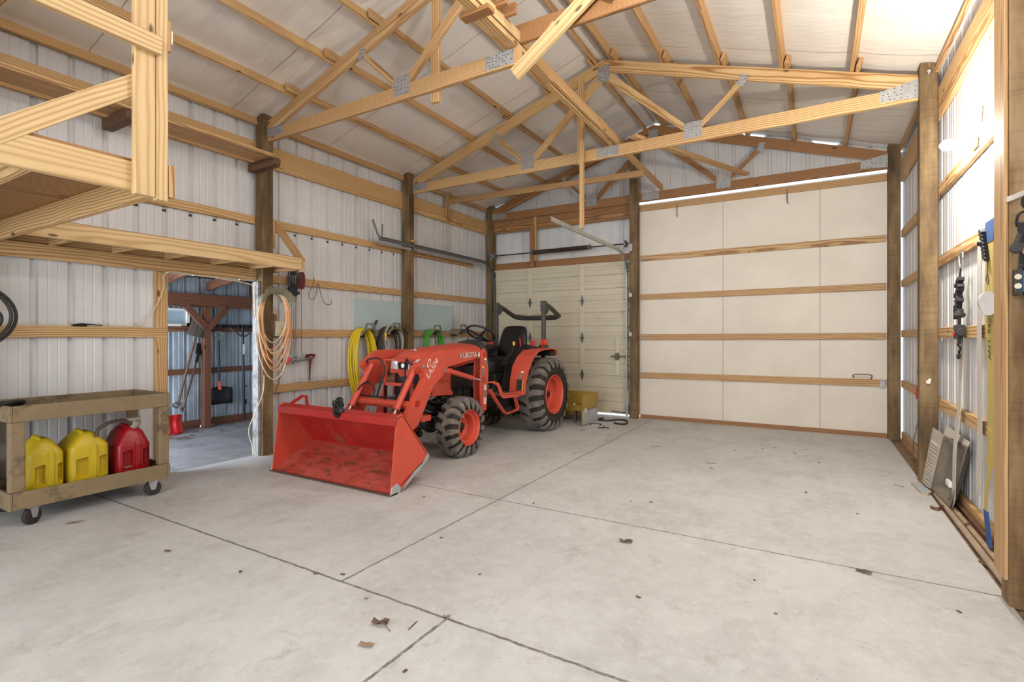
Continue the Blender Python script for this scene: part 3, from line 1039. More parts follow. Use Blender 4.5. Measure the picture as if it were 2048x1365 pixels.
def truss(y, label, mt, xl=-5.40, xr=0.853, special=None):
    T = thing('roof_truss', (RX, y, 3.6), label, 'truss', 'roof trusses')
    y0, y1 = y - 0.02, y + 0.02
    vd = 0.148                       # vertical depth of the top chords
    for sg, xe in ((-1, xl), (1, xr)):
        zt_, zb_ = ztc(xe), ztc(xe) - vd
        d = (1, -SL * sg)
        xk = RX + sg * (abs(xe - RX) - (3.742 - zb_) / SL if zb_ < 3.742 else abs(xe - RX))
        lumber('top_chord', [(xe, zt_), (RX, 4.84), (RX, 4.84 - vd), (xk, 3.742), (xe, 3.742)], y0, y1, d, M[mt], T)
    if special == 'cut':
        lumber('bottom_chord', [(xl, 3.60), (xl, 3.742), (-2.06, 3.742), (-2.06, 3.60)], y0, y1, (1, 0), M[mt], T)
        lumber('raised_tie', [(-2.16, 3.79), (-2.16, 3.945), (xr - .25, 3.945), (xr, 3.84), (xr, 3.79)], y1 + .001, y1 + .04, (1, 0), M['old_pine'], T)
        board('web', (-2.10, y0 - .022, 3.50), (-1.12, y0 - .022, 4.15), 0.038, 0.115, M['loft_pine'], T, up=(-.55, 0, .84))
        board('web', (-1.98, y0 - .012, 3.60), (-1.75, y0 - .002, 3.83), 0.03, 0.04, M['pine'], T, up=(-.7, 0, .7))
        board('web', (-1.75, y0 - .022, 4.26), (-1.24, y0 - .022, 3.90), 0.038, 0.115, M['loft_pine'], T, up=(.6, 0, .84))
    elif special == 'split':
        lumber('bottom_chord', [(xl, 3.60), (xl, 3.742), (-2.642, 3.742), (-2.642, 3.60)], y0, y1, (1, 0), M[mt], T)
        lumber('bottom_chord', [(-2.503, 3.60), (-2.503, 3.742), (xr, 3.742), (xr, 3.60)], y0, y1, (1, 0), M[mt], T)
    else:
        lumber('bottom_chord', [(xl, 3.60), (xl, 3.742), (RX - .0, 3.742), (RX - .0, 3.60)], y0, y1, (1, 0), M[mt], T)
        lumber('bottom_chord', [(RX, 3.60), (RX, 3.742), (xr, 3.742), (xr, 3.60)], y0, y1, (1, 0), M[mt], T)
    for sg in (-1, 1):
        if special == 'cut' and sg == 1: continue
        px = RX + sg * 1.08
        tx = RX + sg * 1.60
        zt_ = ztc(tx) - vd
        w = 0.045
        lumber('web', [(px + sg * .04 - w * .8, 3.742), (tx - w * .9, zt_ - sg * SL * -.0), (tx + w * .9, zt_), (px + sg * .04 + w * .8, 3.742)], y0, y1, (tx - px, zt_ - 3.742), M[mt], T)
        ax = RX + sg * 0.05
        lumber('web', [(px - sg * .10, 3.742), (px - sg * .0, 3.742), (ax + sg * .03, 4.84 - vd - .03), (RX, 4.84 - vd), (RX, 4.84 - vd - .10)], y0, y1, (ax - px, .9), M[mt], T)
        # plates, front
        if special != 'split' or True:
            nail_plate(T, [(px - .10, 3.645), (px + .10, 3.645), (px + .10, 3.83), (px - .10, 3.83)], y0)
            cx, cz = tx, zt_ + .0
            nail_plate(T, [(cx - .06, cz - .05), (cx + .02, cz - .07), (cx + .06, cz + .05), (cx - .02, cz + .07)], y0, 3, 3)
            xe = xl if sg < 0 else xr
            nail_plate(T, [(xe, 3.625 if sg > 0 else 3.64), (xe - sg * .30, 3.64), (xe - sg * .30, 3.745), (xe, 3.75 if sg < 0 else 3.80)], y0, 6, 4)
    nail_plate(T, [(RX - .075, 4.56), (RX + .085, 4.56), (RX + .085, 4.76), (RX - .075, 4.76)], y0, 6, 6)
    if special != 'cut':
        xs = -2.30 if special == 'split' else -2.20
        nail_plate(T, [(xs - .15, 3.618), (xs + .13, 3.618), (xs + .13, 3.735), (xs - .15, 3.735)], y0, 9, 5)
    else:
        nail_plate(T, [(-2.40, 3.618), (-2.12, 3.618), (-2.12, 3.738), (-2.40, 3.738)], y0, 9, 5)
    return T


truss(3.64, 'pine roof truss nearest the loft, its right half cut and patched', 'fir', special='cut')
truss(6.12, 'pine roof truss spanning the middle of the building in front of the hanging boards', 'pine')
truss(8.42, 'orange pine roof truss right against the back wall', 'old_pine', special='split')
truss(1.20, 'pine roof truss just in front of the camera, above the loft', 'fir')
truss(-1.24, 'pine roof truss behind the camera', 'fir')

# runner along the trusses and other loose bracing
rn = thing('runner', (-2.13, 3.0, 3.742), 'long pine runner laid lengthwise over the truss bottom chords', 'brace')
board('plank', (-2.13, -1.2, 3.762), (-2.13, 4.3, 3.762), 0.088, 0.038, M['pine'], rn)
board('plank', (-2.105, 3.85, 3.802), (-2.105, 6.45, 3.802), 0.038, 0.10, M['pine'], rn)
board('plank', (-2.16, 4.3, 3.762), (-2.16, 6.6, 3.762), 0.05, 0.038, M['pine'], rn)
board('plank', (-2.12, 6.45, 3.78), (-2.12, 8.38, 3.78), 0.04, 0.088, M['fir'], rn)
board('plank', (-2.10, 2.2, 3.84), (-2.10, 3.84, 3.84), 0.038, 0.088, M['loft_pine'], rn)
for y in (3.30, 3.42):
    board('cleat', (-2.16, y, 3.91), (-1.98, y, 3.91), 0.03, 0.09, M['old_pine'], rn)
board('cleat', (-2.26, 3.1, 3.74), (-2.0, 3.1, 3.74), 0.09, 0.035, M['old_pine'], rn)
cb = thing('cross_brace', (-3.8, 7.16, 3.70), 'pine board crossing from the left wall to the lengthwise runner', 'brace')
board('plank', (-5.50, 7.09, 3.712), (-2.10, 7.24, 3.70), 0.038, 0.09, M['fir'], cb)
board('hanger', (-5.50, 7.10, 3.44), (-5.50, 7.10, 3.84), 0.038, 0.085, M['fir'], cb, up=(0, 1, 0))
board('diagonal_brace', (-1.86, 6.0, 3.765), (-0.86, 8.36, 3.79), 0.088, 0.04, M['fir'],
      label='slanting pine board from the middle truss to the rear truss', cat='brace')
hb = thing('hanging_boards', (-2.55, 5.96, 2.74), 'two pine boards hanging down in front of the middle truss', 'hanger')
board('upper_board', (-2.565, 6.08, 3.57), (-2.565, 6.08, 4.64), 0.088, 0.036, M['pine'], hb, up=(0, 1, 0))
board('lower_board', (-2.525, 6.02, 2.73), (-2.525, 6.02, 4.16), 0.038, 0.075, M['pine'], hb, up=(0, 1, 0))
board('hanging_board', (-2.985, 3.68, 3.51), (-2.985, 3.68, 4.56), 0.088, 0.036, M['fir'], up=(0, 1, 0),
      label='short upright pine board behind the nearest truss', cat='hanger')
board('hanging_block', (-1.02, 3.74, 3.96), (-1.02, 3.74, 4.30), 0.06, 0.04, M['fir'], up=(0, 1, 0),
      label='small pine block above the raised tie of the nearest truss', cat='block')

# ---------------------------------------------------------------- loft (mezzanine) on the left
lf = thing('loft', (-4.2, 0.0, 2.1), 'unfinished pine storage loft with railing at upper left', 'loft')
board('fascia', (-2.97, -2.6, 2.175), (-2.97, 1.33, 2.175), 0.038, 0.148, M['loft_pine'], lf)
board('rim_joist', (-5.535, 1.375, 2.178), (-2.95, 1.375, 2.178), 0.038, 0.14, M['pine'], lf)
for y in (0.86, 0.30, -0.26, -0.82, -1.4):
    board('joist', (-5.53, y, 2.178), (-2.99, y, 2.178), 0.038, 0.14, M['pine'], lf)
board('decking', (-4.18, -2.6, 2.259), (-4.18, 1.38, 2.259), 2.42, 0.018, M['plywood'], lf)
board('railing_post', (-2.930, 1.283, 2.083), (-2.930, 1.283, 4.30), 0.038, 0.092, M['loft_pine'], lf, up=(0, 1, 0))
board('railing_post', (-2.934, 1.362, 2.075), (-2.934, 1.362, 4.25), 0.040, 0.056, M['loft_pine'], lf, up=(0, 1, 0))
board('corner_block', (-2.935, 1.41, 2.10), (-2.935, 1.41, 2.27), 0.04, 0.03, M['fir'], lf, up=(0, 1, 0))
board('railing', (-2.892, -2.0, 2.860), (-2.892, 1.345, 2.860), 0.036, 0.092, M['loft_pine'], lf)
board('railing', (-2.892, -2.0, 3.36), (-2.892, 1.345, 3.36), 0.036, 0.092, M['loft_pine'], lf)
board('railing_brace', (-2.965, 0.70, 2.19), (-2.965, 1.28, 2.665), 0.036, 0.09, M['loft_pine'], lf)
mb = MB(); mb.box((-2.97, 1.395, 2.915), (-2.925, 1.42, 2.985))
ob = mb.build('socket', M['outlet'], lf, bevel=0.004)
board('socket_block', (-2.95, 1.40, 2.87), (-2.95, 1.40, 3.03), 0.06, 0.02, M['fir'], lf, up=(0, 1, 0))

sh = thing('over_door_shelf', (-5.2, 2.6, 2.0), 'pine storage shelf framed above the lean-to doorway', 'shelf')
board('fascia', (-4.968, 1.40, 2.180), (-4.968, 3.744, 2.180), 0.036, 0.132, M['loft_pine'], sh)
board('ledger', (-5.52, 1.40, 2.07), (-5.52, 3.56, 2.07), 0.038, 0.124, M['pine'], sh)
board('ledger', (-5.56, 1.40, 2.19), (-5.56, 3.56, 2.19), 0.03, 0.11, M['pine'], sh)
for y in (1.73, 2.18, 2.62, 3.07, 3.50):
    board('joist', (-5.54, y, 2.186), (-4.987, y, 2.186), 0.038, 0.108, M['pine'], sh)
board('joist', (-5.535, 3.724, 2.172), (-4.987, 3.724, 2.172), 0.038, 0.128, M['old_pine'], sh)
board('decking', (-5.268, 1.40, 2.252), (-5.268, 3.56, 2.252), 0.56, 0.012, M['plywood'], sh)
board('decking', (-5.19, 3.56, 2.252), (-5.19, 3.744, 2.252), 0.40, 0.012, M['plywood'], sh)
board('brace', (-5.47, 3.765, 2.70), (-4.965, 3.765, 2.20), 0.036, 0.085, M['fir'], sh, up=(.7, 0, .7))
board('cleat', (-5.46, 3.722, 2.40), (-5.46, 3.722, 2.74), 0.07, 0.036, M['pine'], sh, up=(0, 1, 0))
board('end_block', (-4.975, 3.762, 2.10), (-4.975, 3.762, 2.25), 0.05, 0.03, M['fir'], sh, up=(0, 1, 0))

ps = thing('plank_shelf', (-5.3, 2.4, 3.2), 'long plank shelf on brown brackets high on the left wall', 'shelf')
board('plank', (-5.24, -0.8, 3.352), (-5.24, 3.49, 3.352), 0.30, 0.036, M['fir'], ps)
for y in (3.515, 2.13, 0.7):
    mb = MB()
    mb.prism([(-5.535, 3.235), (-5.09, 3.235), (-5.065, 3.26), (-5.065, 3.31), (-5.08, 3.333), (-5.535, 3.333)], 'y', y - .045, y + .045)
    mb.build('bracket', M['dark_wood'], ps, bevel=0.012)

# ---------------------------------------------------------------- tractor with front loader
X0 = -3.92
tra = thing('compact_tractor', (X0, 5.4, 0), 'orange compact tractor with front loader and big red bucket on the floor', 'tractor')


def mir(x):
    return 2 * X0 - x


def wheel(side, cy, R_, rim, xo, wid, nlug, nm, lab):
    """side +1: the wheel nearer the open floor; xo = outer face"""
    cx = xo if side > 0 else mir(xo)
    cz = R_ - 0.012
    s_ = side
    Rb = R_ - 0.030
    prof = [(-s_ * .030, rim * .97), (-s_ * .012, rim + .02), (0, rim + (Rb - rim) * .45), (-s_ * .012, Rb - .045), (-s_ * .045, Rb - .008),
            (-s_ * wid * .5, Rb), (-s_ * (wid - .045), Rb - .008), (-s_ * (wid - .012), Rb - .045), (-s_ * wid, rim + (Rb - rim) * .45),
            (-s_ * (wid - .012), rim + .02), (-s_ * (wid - .03), rim * .97)]
    mb = MB()
    mb.lathe(prof, (cx, cy, cz), 'x', 72, closed=True)
    mb.cur = 1
    for half in (0, 1):
        for k in range(nlug):
            th0 = 2 * math.pi * (k + .5 * half) / nlug
            # lug runs from the middle of the tread out over the shoulder
            us = [0.45, 0.60, 0.76, 0.90, 1.0, 1.035]
            sw = [0.0, 0.30, 0.46, 0.50, 0.52, 0.52]
            rd = [R_, R_ + .001, R_, R_ - .010, R_ - .045, R_ - .085]
            rb = [Rb - .01, Rb - .01, Rb - .012, Rb - .022, Rb - .07, Rb - .11]
            hw = [0.30, 0.31, 0.30, 0.29, .27, .20]
            rings = []
            stp = 2 * math.pi / nlug
            for u, sk, r1, r0, h in zip(us, sw, rd, rb, hw):
                uu = u if half else 1 - u
                ax = -s_ * wid * uu
                ring = []
                for dth, r in ((-h, r0), (-h * .80, r1), (h * .80, r1), (h, r0)):
                    th = th0 - (sk * .9 - dth) * stp
                    ring.append(Vector((cx + ax, cy + r * math.cos(th), cz + r * math.sin(th))))
                rings.append(ring)
            mb.loft(rings)
    w = mb.build('wheel', [M['rubber'], M['lug']], tra, smooth=True)
    w['label'] = lab
    mb = MB()
    o_ = lambda a: -s_ * a
    mb.lathe([(o_(.012), rim + .004), (o_(.0), rim - .004), (o_(.022), rim - .02), (o_(.05), rim - .022), (o_(.06), rim - .05), (o_(.14), rim - .058),
              (o_(.15), rim - .085), (o_(.17), rim - .10), (o_(.165), .085), (o_(.15), .075), (o_(.15), .03)], (cx, cy, cz), 'x', 56, caps=(False, True))
    mb.lathe([(o_(wid - .012), rim + .004), (o_(wid), rim - .004), (o_(wid - .05), rim - .03), (o_(.16), rim - .06)], (cx, cy, cz), 'x', 56, caps=(False, False))
    rm = mb.build('rim', M['orange_rim'], w, smooth=True)
    mb = MB()
    nb = 6 if rim < .25 else 5
    mb.lathe([(o_(.15), .05), (o_(.11), .045), (o_(.10), .03)], (cx, cy, cz), 'x', 20)
    for k in range(nb):
        a = 2 * math.pi * k / nb
        mb.lathe([(o_(.16), .012), (o_(.145), .012)], (cx, cy + .075 * math.cos(a), cz + .075 * math.sin(a)), 'x', 6)
    mb.build('hub', M['engine'], rm)
    mb = MB()
    a = 1.9
    mb.cyl((cx - s_ * .13, cy + (rim - .09) * math.cos(a), cz + (rim - .09) * math.sin(a)), (cx - s_ * .06, cy + (rim - .07) * math.cos(a), cz + (rim - .07) * math.sin(a)), .008, seg=8)
    mb.build('valve', M['decal_w'], rm)
    return w


wheel(1, 4.735, .345, .205, -3.345, .255, 17, 'front', 'chunky black front tyre nearer the open floor')
wheel(-1, 4.735, .345, .205, -3.345, .255, 17, 'front', 'chunky black front tyre toward the wall')
wheel(1, 6.70, .535, .285, -3.225, .36, 20, 'rear', 'large black rear tyre nearer the open floor')
wheel(-1, 6.70, .535, .285, -3.225, .36, 20, 'rear', 'large black rear tyre toward the wall')

# chassis, engine, axles
mb = MB()
mb.box((X0 - .17, 4.35, .42), (X0 + .17, 6.9, .60))
mb.box((X0 - .20, 5.9, .36), (X0 + .20, 6.95, .78))
mb.box((X0 - .13, 4.30, .55), (X0 + .13, 4.42, .72))
mb.build('chassis', M['engine'], tra, bevel=.015)
mb = MB()
mb.box((X0 - .19, 4.60, .52), (X0 + .19, 5.30, .98))
for y in (4.72, 4.86, 5.0, 5.14):
    mb.box((X0 - .215, y, .60), (X0 + .215, y + .05, .90))
mb.cyl((X0 + .20, 4.65, .66), (X0 + .24, 5.05, .58), .035, seg=12)
mb.cyl((X0 - .24, 4.60, .62), (X0 + .24, 4.60, .62), .03, seg=12)
mb.build('engine', M['engine'], tra, bevel=.01)
mb = MB()
mb.cyl((X0 - .42, 4.735, .33), (X0 + .42, 4.735, .33), .055, seg=16)
mb.prism([(X0 - .38, .27), (X0 + .38, .27), (X0 + .24, .42), (X0 - .24, .42)], 'y', 4.68, 4.79)
mb.ball((X0, 4.735, .34), .12, 14)
mb.build('front_axle', M['engine'], tra, bevel=.004)
mb = MB(); mb.cyl((X0 - .50, 6.70, .52), (X0 + .50, 6.70, .52), .085, seg=18)
mb.build('rear_axle', M['engine'], tra)
rl = random.Random(3)
for pts, r in (([(X0 + .16, 4.42, .68), (X0 + .22, 4.6, .60), (X0 + .25, 4.9, .64), (X0 + .2, 5.2, .6)], .014),
               ([(X0 + .12, 4.40, .58), (X0 + .20, 4.52, .50), (X0 + .26, 4.8, .52), (X0 + .24, 5.1, .5)], .018),
               ([(X0 + .05, 4.38, .50), (X0 + .25, 4.46, .46), (X0 + .29, 4.7, .47)], .016)):
    mb = MB(); mb.tube(smooth_pts(pts, 5), r, 8); mb.build('hydraulic_line', M['black'], tra, smooth=True)
mb = MB(); mb.cyl((X0 + .06, 4.36, .57), (X0 + .21, 4.56, .69), .028, seg=12)
mb.build('exhaust', M['steel'], tra, smooth=True)

# hood: lofted cross sections


def hood_ring(y, top, hw, low, crown=.03):
    prof = [(0, top), (.4, top - crown * .3), (.72, top - crown), (.92, top - crown - .035), (1.0, top - crown - .09), (1.0, (top + low) / 2), (1.0, low)]
    L = [Vector((X0 + a * hw, y, z)) for a, z in prof]
    return [Vector((mir(p.x), p.y, p.z)) for p in reversed(L[1:])] + L


mb = MB()
mb.loft([hood_ring(4.285, 1.085, .170, .985, .02), hood_ring(4.30, 1.140, .205, .985), hood_ring(4.335, 1.180, .228, .985), hood_ring(4.41, 1.212, .240, .985), hood_ring(4.60, 1.240, .248, 1.0),
         hood_ring(4.95, 1.268, .252, 1.02), hood_ring(5.28, 1.283, .255, 1.03)])
hd = mb.build('hood', M['orange'], tra, bevel=0.0, smooth=True)
mb = MB()
mb.loft([hood_ring(5.285, 1.281, .256, 1.03), hood_ring(5.45, 1.272, .25, 1.06)])
mb.build('cowl', M['orange'], tra, smooth=True)
mb = MB(); mb.lathe([(0, .034), (.010, .030), (.014, .012)], (X0 + .03, 4.42, 1.208), 'z', 16)
mb.build('emblem', M['chrome'], hd, smooth=True)
mb = MB()
for sg in (1, -1):
    mb = MB()
    xa = [X0 + sg * .245, X0 + sg * .13]
    mb.loft([[Vector((X0 + sg * .070, 4.262, .998)), Vector((X0 + sg * .085, 4.266, 1.088)), Vector((X0 + sg * .185, 4.280, 1.112)), Vector((X0 + sg * .205, 4.282, 1.000))],
             [Vector((X0 + sg * .080, 4.33, 1.00)), Vector((X0 + sg * .100, 4.33, 1.085)), Vector((X0 + sg * .2475, 4.40, 1.128)), Vector((X0 + sg * .2475, 4.38, 1.06))]])
    mb.build('headlight', M['lens'], hd, bevel=.006, smooth=True)
mb = MB()
mb.box((X0 - .075, 4.268, 1.005), (X0 + .075, 4.30, 1.075))
for k in range(4):
    mb.box((X0 - .07, 4.262, 1.012 + k * .016), (X0 + .07, 4.27, 1.019 + k * .016))
gr_ = mb.build('grille', M['black'], hd)
mb = MB(); mb.lathe([(-.012, .026), (-.006, .030), (0, .024)], (X0, 4.265, 1.04), 'y', 6)
mb.build('badge', M['chrome'], gr_)
mb = MB()
mb.prism([(X0 - .21, 1.0), (X0 + .21, 1.0), (X0 + .21, .955), (X0 + .09, .955), (X0 + .06, .92), (X0 - .06, .92), (X0 - .09, .955), (X0 - .21, .955)], 'y', 4.275, 4.31)
mb.build('chin', M['orange'], hd, bevel=.006)
# radiator dark front and lower side panels
mb = MB(); mb.box((X0 - .20, 4.345, .60), (X0 + .20, 4.38, .985))
mb.build('radiator_screen', M['black'], tra)
for sg in (1, -1):
    xx = X0 + sg * .235
    a, b = sorted((xx, xx + sg * .02))
    mb = MB()
    mb.prism([(4.40, .985), (4.36, .70), (4.83, .675), (4.84, .70), (4.795, .755), (4.795, .90), (4.84, 1.0)], 'x', a, b)
    mb.build('side_panel', M['orange'], tra, bevel=.006)
    mb = MB()
    mb.prism([(4.795, .755), (4.795, .895), (4.87, 1.0), (5.27, 1.045), (5.27, .74)], 'x', a, b)
    gs = mb.build('side_grille', M['black'], tra, bevel=.004)
    mb = MB()
    mb.box((a, 5.26, .72), (b, 5.30, 1.10)); mb.box((a, 4.84, 1.0), (b, 5.28, 1.06))
    mb.build('panel_edge', M['orange'], tra, bevel=.004)
    mb = MB()
    mb.prism([(4.37, .72), (4.45, .715), (4.47, .84), (4.40, .80)], 'x', min(a, b) - .002, max(a, b) + .002)
    mb.build('vent', M['dark_grey'], tra)
# brush guard in front of the nose
gx0, gx1 = -4.075, -3.70
mb = MB()
mb.box((gx0 - .02, 4.145, 1.098), (gx1 + .02, 4.20, 1.116))
mb.box((gx0 - .02, 4.145, .826), (gx1 + .02, 4.185, .858))
for x in (gx0, gx1):
    mb.box((x - .025, 4.145, .50), (x - .0, 4.185, 1.10))
mb.prism([(gx0 - .025, .83), (gx0, .83), (gx0 - .0, .50), (gx0 - .15, .50)], 'y', 4.145, 4.175)
mb.prism([(gx1 + .005, .83), (gx1 - .02, .83), (gx1 - .0, .50), (gx1 + .15, .50)], 'y', 4.145, 4.175)
mb.box((gx0 - .15, 4.145, .46), (gx1 + .15, 4.30, .52))
mb.build('brush_guard', M['orange'], tra, bevel=.004)

# loader: posts, booms, cross tube, cylinders
for sg in (1, -1):
    fx = (lambda x: x) if sg > 0 else mir
    a, b = sorted((fx(-3.545), fx(-3.47)))
    # the boom: rear part, knee plate and lower part in one welded piece
    mb = MB()
    mb.prism([(5.10, 1.19), (4.95, 1.205), (4.33, 1.21), (4.24, 1.195), (4.05, 1.085), (4.03, 1.05), (4.085, .985), (4.105, .92),
              (3.81, .535), (3.76, .47), (3.755, .42), (3.80, .395), (3.87, .40), (3.995, .45), (4.245, .835), (4.39, .93), (4.50, 1.03), (5.03, 1.10), (5.20, 1.11), (5.22, 1.15), (5.19, 1.185)], 'x', a, b)
    bm_ = mb.build('loader_arm', M['orange'], tra, bevel=.006)
    mb = MB()
    xx = fx(-3.469)
    mb.lathe([(-.006, .036), (.004, .036)], (xx, 3.985, .68), 'x', 22)
    mb.build('hole', M['bucket_in'], bm_)
    for y, z in ((4.085, 1.055), (4.46, .99)):
        mb = MB(); mb.lathe([(-sg * .03, .024), (sg * .006, .024), (sg * .012, .016)], (xx, y, z), 'x', 14)
        mb.build('pin', M['steel'], bm_)
    # tower
    a2, b2 = sorted((fx(-3.56), fx(-3.455)))
    mb = MB()
    mb.prism([(5.20, 1.215), (5.165, 1.22), (5.125, 1.17), (5.10, .80), (5.115, .46), (5.24, .46), (5.27, .80), (5.285, .94), (5.245, 1.16)], 'x', a2, a2 + .014)
    mb.prism([(5.20, 1.215), (5.165, 1.22), (5.125, 1.17), (5.10, .80), (5.115, .46), (5.24, .46), (5.27, .80), (5.285, .94), (5.245, 1.16)], 'x', b2 - .014, b2)
    mb.box((a2 + .01, 5.20, .46), (b2 - .01, 5.235, .95))
    tw = mb.build('loader_post', M['orange'], tra, bevel=.004)
    for y, z in ((5.19, 1.145), (5.165, .845)):
        mb = MB(); mb.lathe([(-sg * .1, .026), (sg * .008, .026), (sg * .014, .018)], (fx(-3.455), y, z), 'x', 14)
        mb.build('pin', M['bucket_in'], tw)
    mb = MB()
    mb.beam((fx(-3.56), 5.17, .47), (X0, 5.17, .50), .12, .10)
    mb.beam((fx(-3.51), 5.17, .42), (fx(-3.51), 5.17, .50), .06, .12, up=(0, 1, 0))
    mb.build('mount', M['orange'], tra, bevel=.006)
    # lift cylinder
    xl_ = fx(-3.455)
    mb = MB(); mb.cyl((xl_ + sg * .012, 4.46, .99), (xl_ + sg * .008, 4.92, .878), .028, seg=18)
    lc = mb.build('lift_cylinder', M['orange'], tra, smooth=True)
    mb = MB(); mb.cyl((xl_ + sg * .008, 4.90, .882), (xl_, 5.14, .83), .014, seg=12)
    mb.build('rod', M['chrome'], lc, smooth=True)
    mb = MB(); mb.cyl((xl_ + sg * .01, 4.68, .937), (xl_ + sg * .01, 4.69, .934), .031, seg=18)
    mb.build('collar', M['orange'], lc)
    # bucket cylinder
    xb_ = fx(-3.60)
    p, q = Vector((xb_, 4.105, 1.05)), Vector((xb_, 3.82, .64))
    mb = MB(); mb.cyl(p, q, .034, seg=20); mb.ball(p, .038, 12)
    bc = mb.build('bucket_cylinder', M['orange'], tra, smooth=True)
    r_ = q + (q - p).normalized() * .14
    mb = MB(); mb.cyl(q, r_, .016, seg=12); mb.ball(r_, .028, 10)
    mb.build('rod', M['chrome'], bc, smooth=True)
    mb = MB(); mb.cyl(q - (q - p).normalized() * .02, q + (q - p).normalized() * .012, .038, seg=20)
    mb.build('collar', M['orange'], bc)
    mb = MB(); mb.cyl(p + Vector((0, -.03, -.0)), p + Vector((0, -.075, -.09)), .012, seg=8)
    mb.build('fitting', M['chrome'], bc)
    mb = MB(); mb.prism([(4.12, 1.02), (4.14, 1.09), (4.09, 1.09), (4.06, 1.02), (4.09, .97)], 'x', *sorted((xb_ - .045, fx(-3.545))))
    mb.build('bracket', M['orange'], bc)
    # hoses
    mb = MB()
    mb.tube(smooth_pts([(xb_, 4.05, 1.07), (xb_ - sg * .03, 4.02, 1.11), (xb_ - sg * .12, 4.10, 1.12), (xb_ - sg * .17, 4.13, 1.0), (xb_ - sg * .14, 4.10, .85), (xb_ - sg * .17, 4.02, .72)], 6), .010, 8)
    mb.build('hydraulic_hose', M['black'], tra, smooth=True)
    mb = MB()
    mb.tube(smooth_pts([(xb_ - sg * .01, 3.86, .66), (xb_ - sg * .02, 3.90, .80), (xb_ - sg * .06, 3.98, .87), (xb_ - sg * .12, 4.03, .80), (xb_ - sg * .14, 3.99, .71)], 6), .009, 8)
    mb.build('hydraulic_hose', M['black'], tra, smooth=True)
mb = MB()
mb.cyl((-3.50, 3.94, .665), (mir(-3.50), 3.94, .665), .042, seg=24)
mb.build('cross_tube', M['orange'], tra, smooth=True)
mb = MB()
mb.tube([(-3.55, 3.93, .725), (-3.95, 3.93, .727), (mir(-3.56), 3.93, .733)], .009, 8)
mb.build('hydraulic_line', M['black'], tra, smooth=True)

# bucket
BL, BR = -4.735, -3.108
bk = MB()
side = [(3.222, 0.0), (3.285, 0.0), (3.342, .012), (3.715, .235), (3.728, .262), (3.71, .285), (3.385, .672), (3.362, .690), (3.318, .668), (3.300, .642)]
shell_o = [(3.24, .004), (3.71, .215), (3.735, .245), (3.385, .672), (3.30, .645)]
shell_i = [(3.312, .622), (3.385, .645), (3.715, .252), (3.70, .232), (3.24, .012)]
bk.prism([(3.24, .002), (3.70, .226), (3.722, .25), (3.386, .668), (3.376, .662), (3.708, .252), (3.692, .238), (3.24, .014)], 'x', BL, BR)
bk.prism([(3.386, .676), (3.298, .652), (3.292, .585), (3.302, .585), (3.308, .645), (3.380, .665)], 'x', BL, BR)
bucket = bk.build('bucket', M['bucket_in'], tra, bevel=.002, seg=1)
bucket['label'] = 'wide orange-red loader bucket resting on the concrete'
mb = MB(); mb.add([(BL + .012, 3.243, .0195), (BR - .012, 3.243, .0195), (BR - .012, 3.69, .2420), (BL + .012, 3.69, .2420)], [(0, 1, 2, 3)])
mb.build('bucket_floor', M['bucket_floor'], bucket)
for a, b, nm in ((BR - .010, BR, 'side'), (BL, BL + .010, 'side')):
    mb = MB(); mb.prism(side, 'x', a, b)
    mb.build('side_plate', M['orange'], bucket, bevel=.002, seg=1)
mb = MB()
mb.prism([(3.205, -.001), (3.205, .010), (3.30, .018), (3.30, .0)], 'x', BL - .02, BR + .012)
mb.build('cutting_edge', M['edge_steel'], bucket)
for a, b in ((BR, BR + .012), (BL - .012, BL)):
    mb = MB(); mb.prism([(3.215, .0), (3.335, .002), (3.345, .05), (3.30, .092), (3.235, .075)], 'x', a, b)
    mb.build('corner_guard', M['grey_steel'], bucket, bevel=.004)
mb = MB()
mb.prism([(3.36, .012), (3.715, .215), (3.732, .25), (3.715, .275), (3.64, .20), (3.52, .145)], 'x', BR - .001, BR + .006)
mb.build('wear_strip', M['grey_steel'], bucket)
mb = MB()
mb.strap([(-4.62, 3.36, .675), (-4.62, 3.50, .74), (-4.62, 3.545, .735), (-4.62, 3.56, .60)], .02, .028, (1, 0, 0))
mb.build('hook', M['bucket_in'], bucket)
for x in (-3.60, mir(-3.60)):
    mb = MB()
    for dx in (-.05, .05):
        mb.prism([(3.44, .60), (3.72, .27), (3.90, .41), (3.86, .46), (3.70, .56), (3.60, .60), (3.47, .65)], 'x', x + dx - .006, x + dx + .006)
    mb.cyl((x - .07, 3.72, .53), (x + .07, 3.72, .53), .018, seg=12)
    mb.build('lug', M['orange'], bucket, bevel=.002, seg=1)
# grimy chain and grab hook lying on the lip
mb = MB()
cx_, cy_, cz_ = -3.87, 3.36, .70
for k in range(10):
    a = k * 0.9
    c0 = Vector((cx_ + .045 * math.cos(a * 1.3) - .05 + .008 * k, cy_ - .03 + .05 * math.sin(a), cz_ + .06 - .012 * k))
    mb.tube([c0 + Vector((.034 * math.cos(t), .018 * math.sin(t) * math.cos(a), .026 * math.sin(t))) for t in [i * math.pi / 5 for i in range(10)]], .0065, 6, closed=True)
mb.tube(smooth_pts([(cx_ - .02, cy_ - .06, cz_ + .02), (cx_ - .01, cy_ - .075, cz_ - .05), (cx_ + .03, cy_ - .08, cz_ - .085), (cx_ + .06, cy_ - .08, cz_ - .06)], 5), .014, 8)
mb.ball((cx_ - .02, cy_ - .01, cz_ + .015), .050, 10, (1.2, .8, .8))
mb.ball((cx_ + .04, cy_ - .055, cz_ - .03), .045, 10, (1.3, .7, 1))
ch = mb.build('grab_chain', M['engine'], None, smooth=True, org=(cx_, cy_, cz_ - .02))
tag(ch, 'greasy dark chain hook draped over the bucket lip', 'chain')

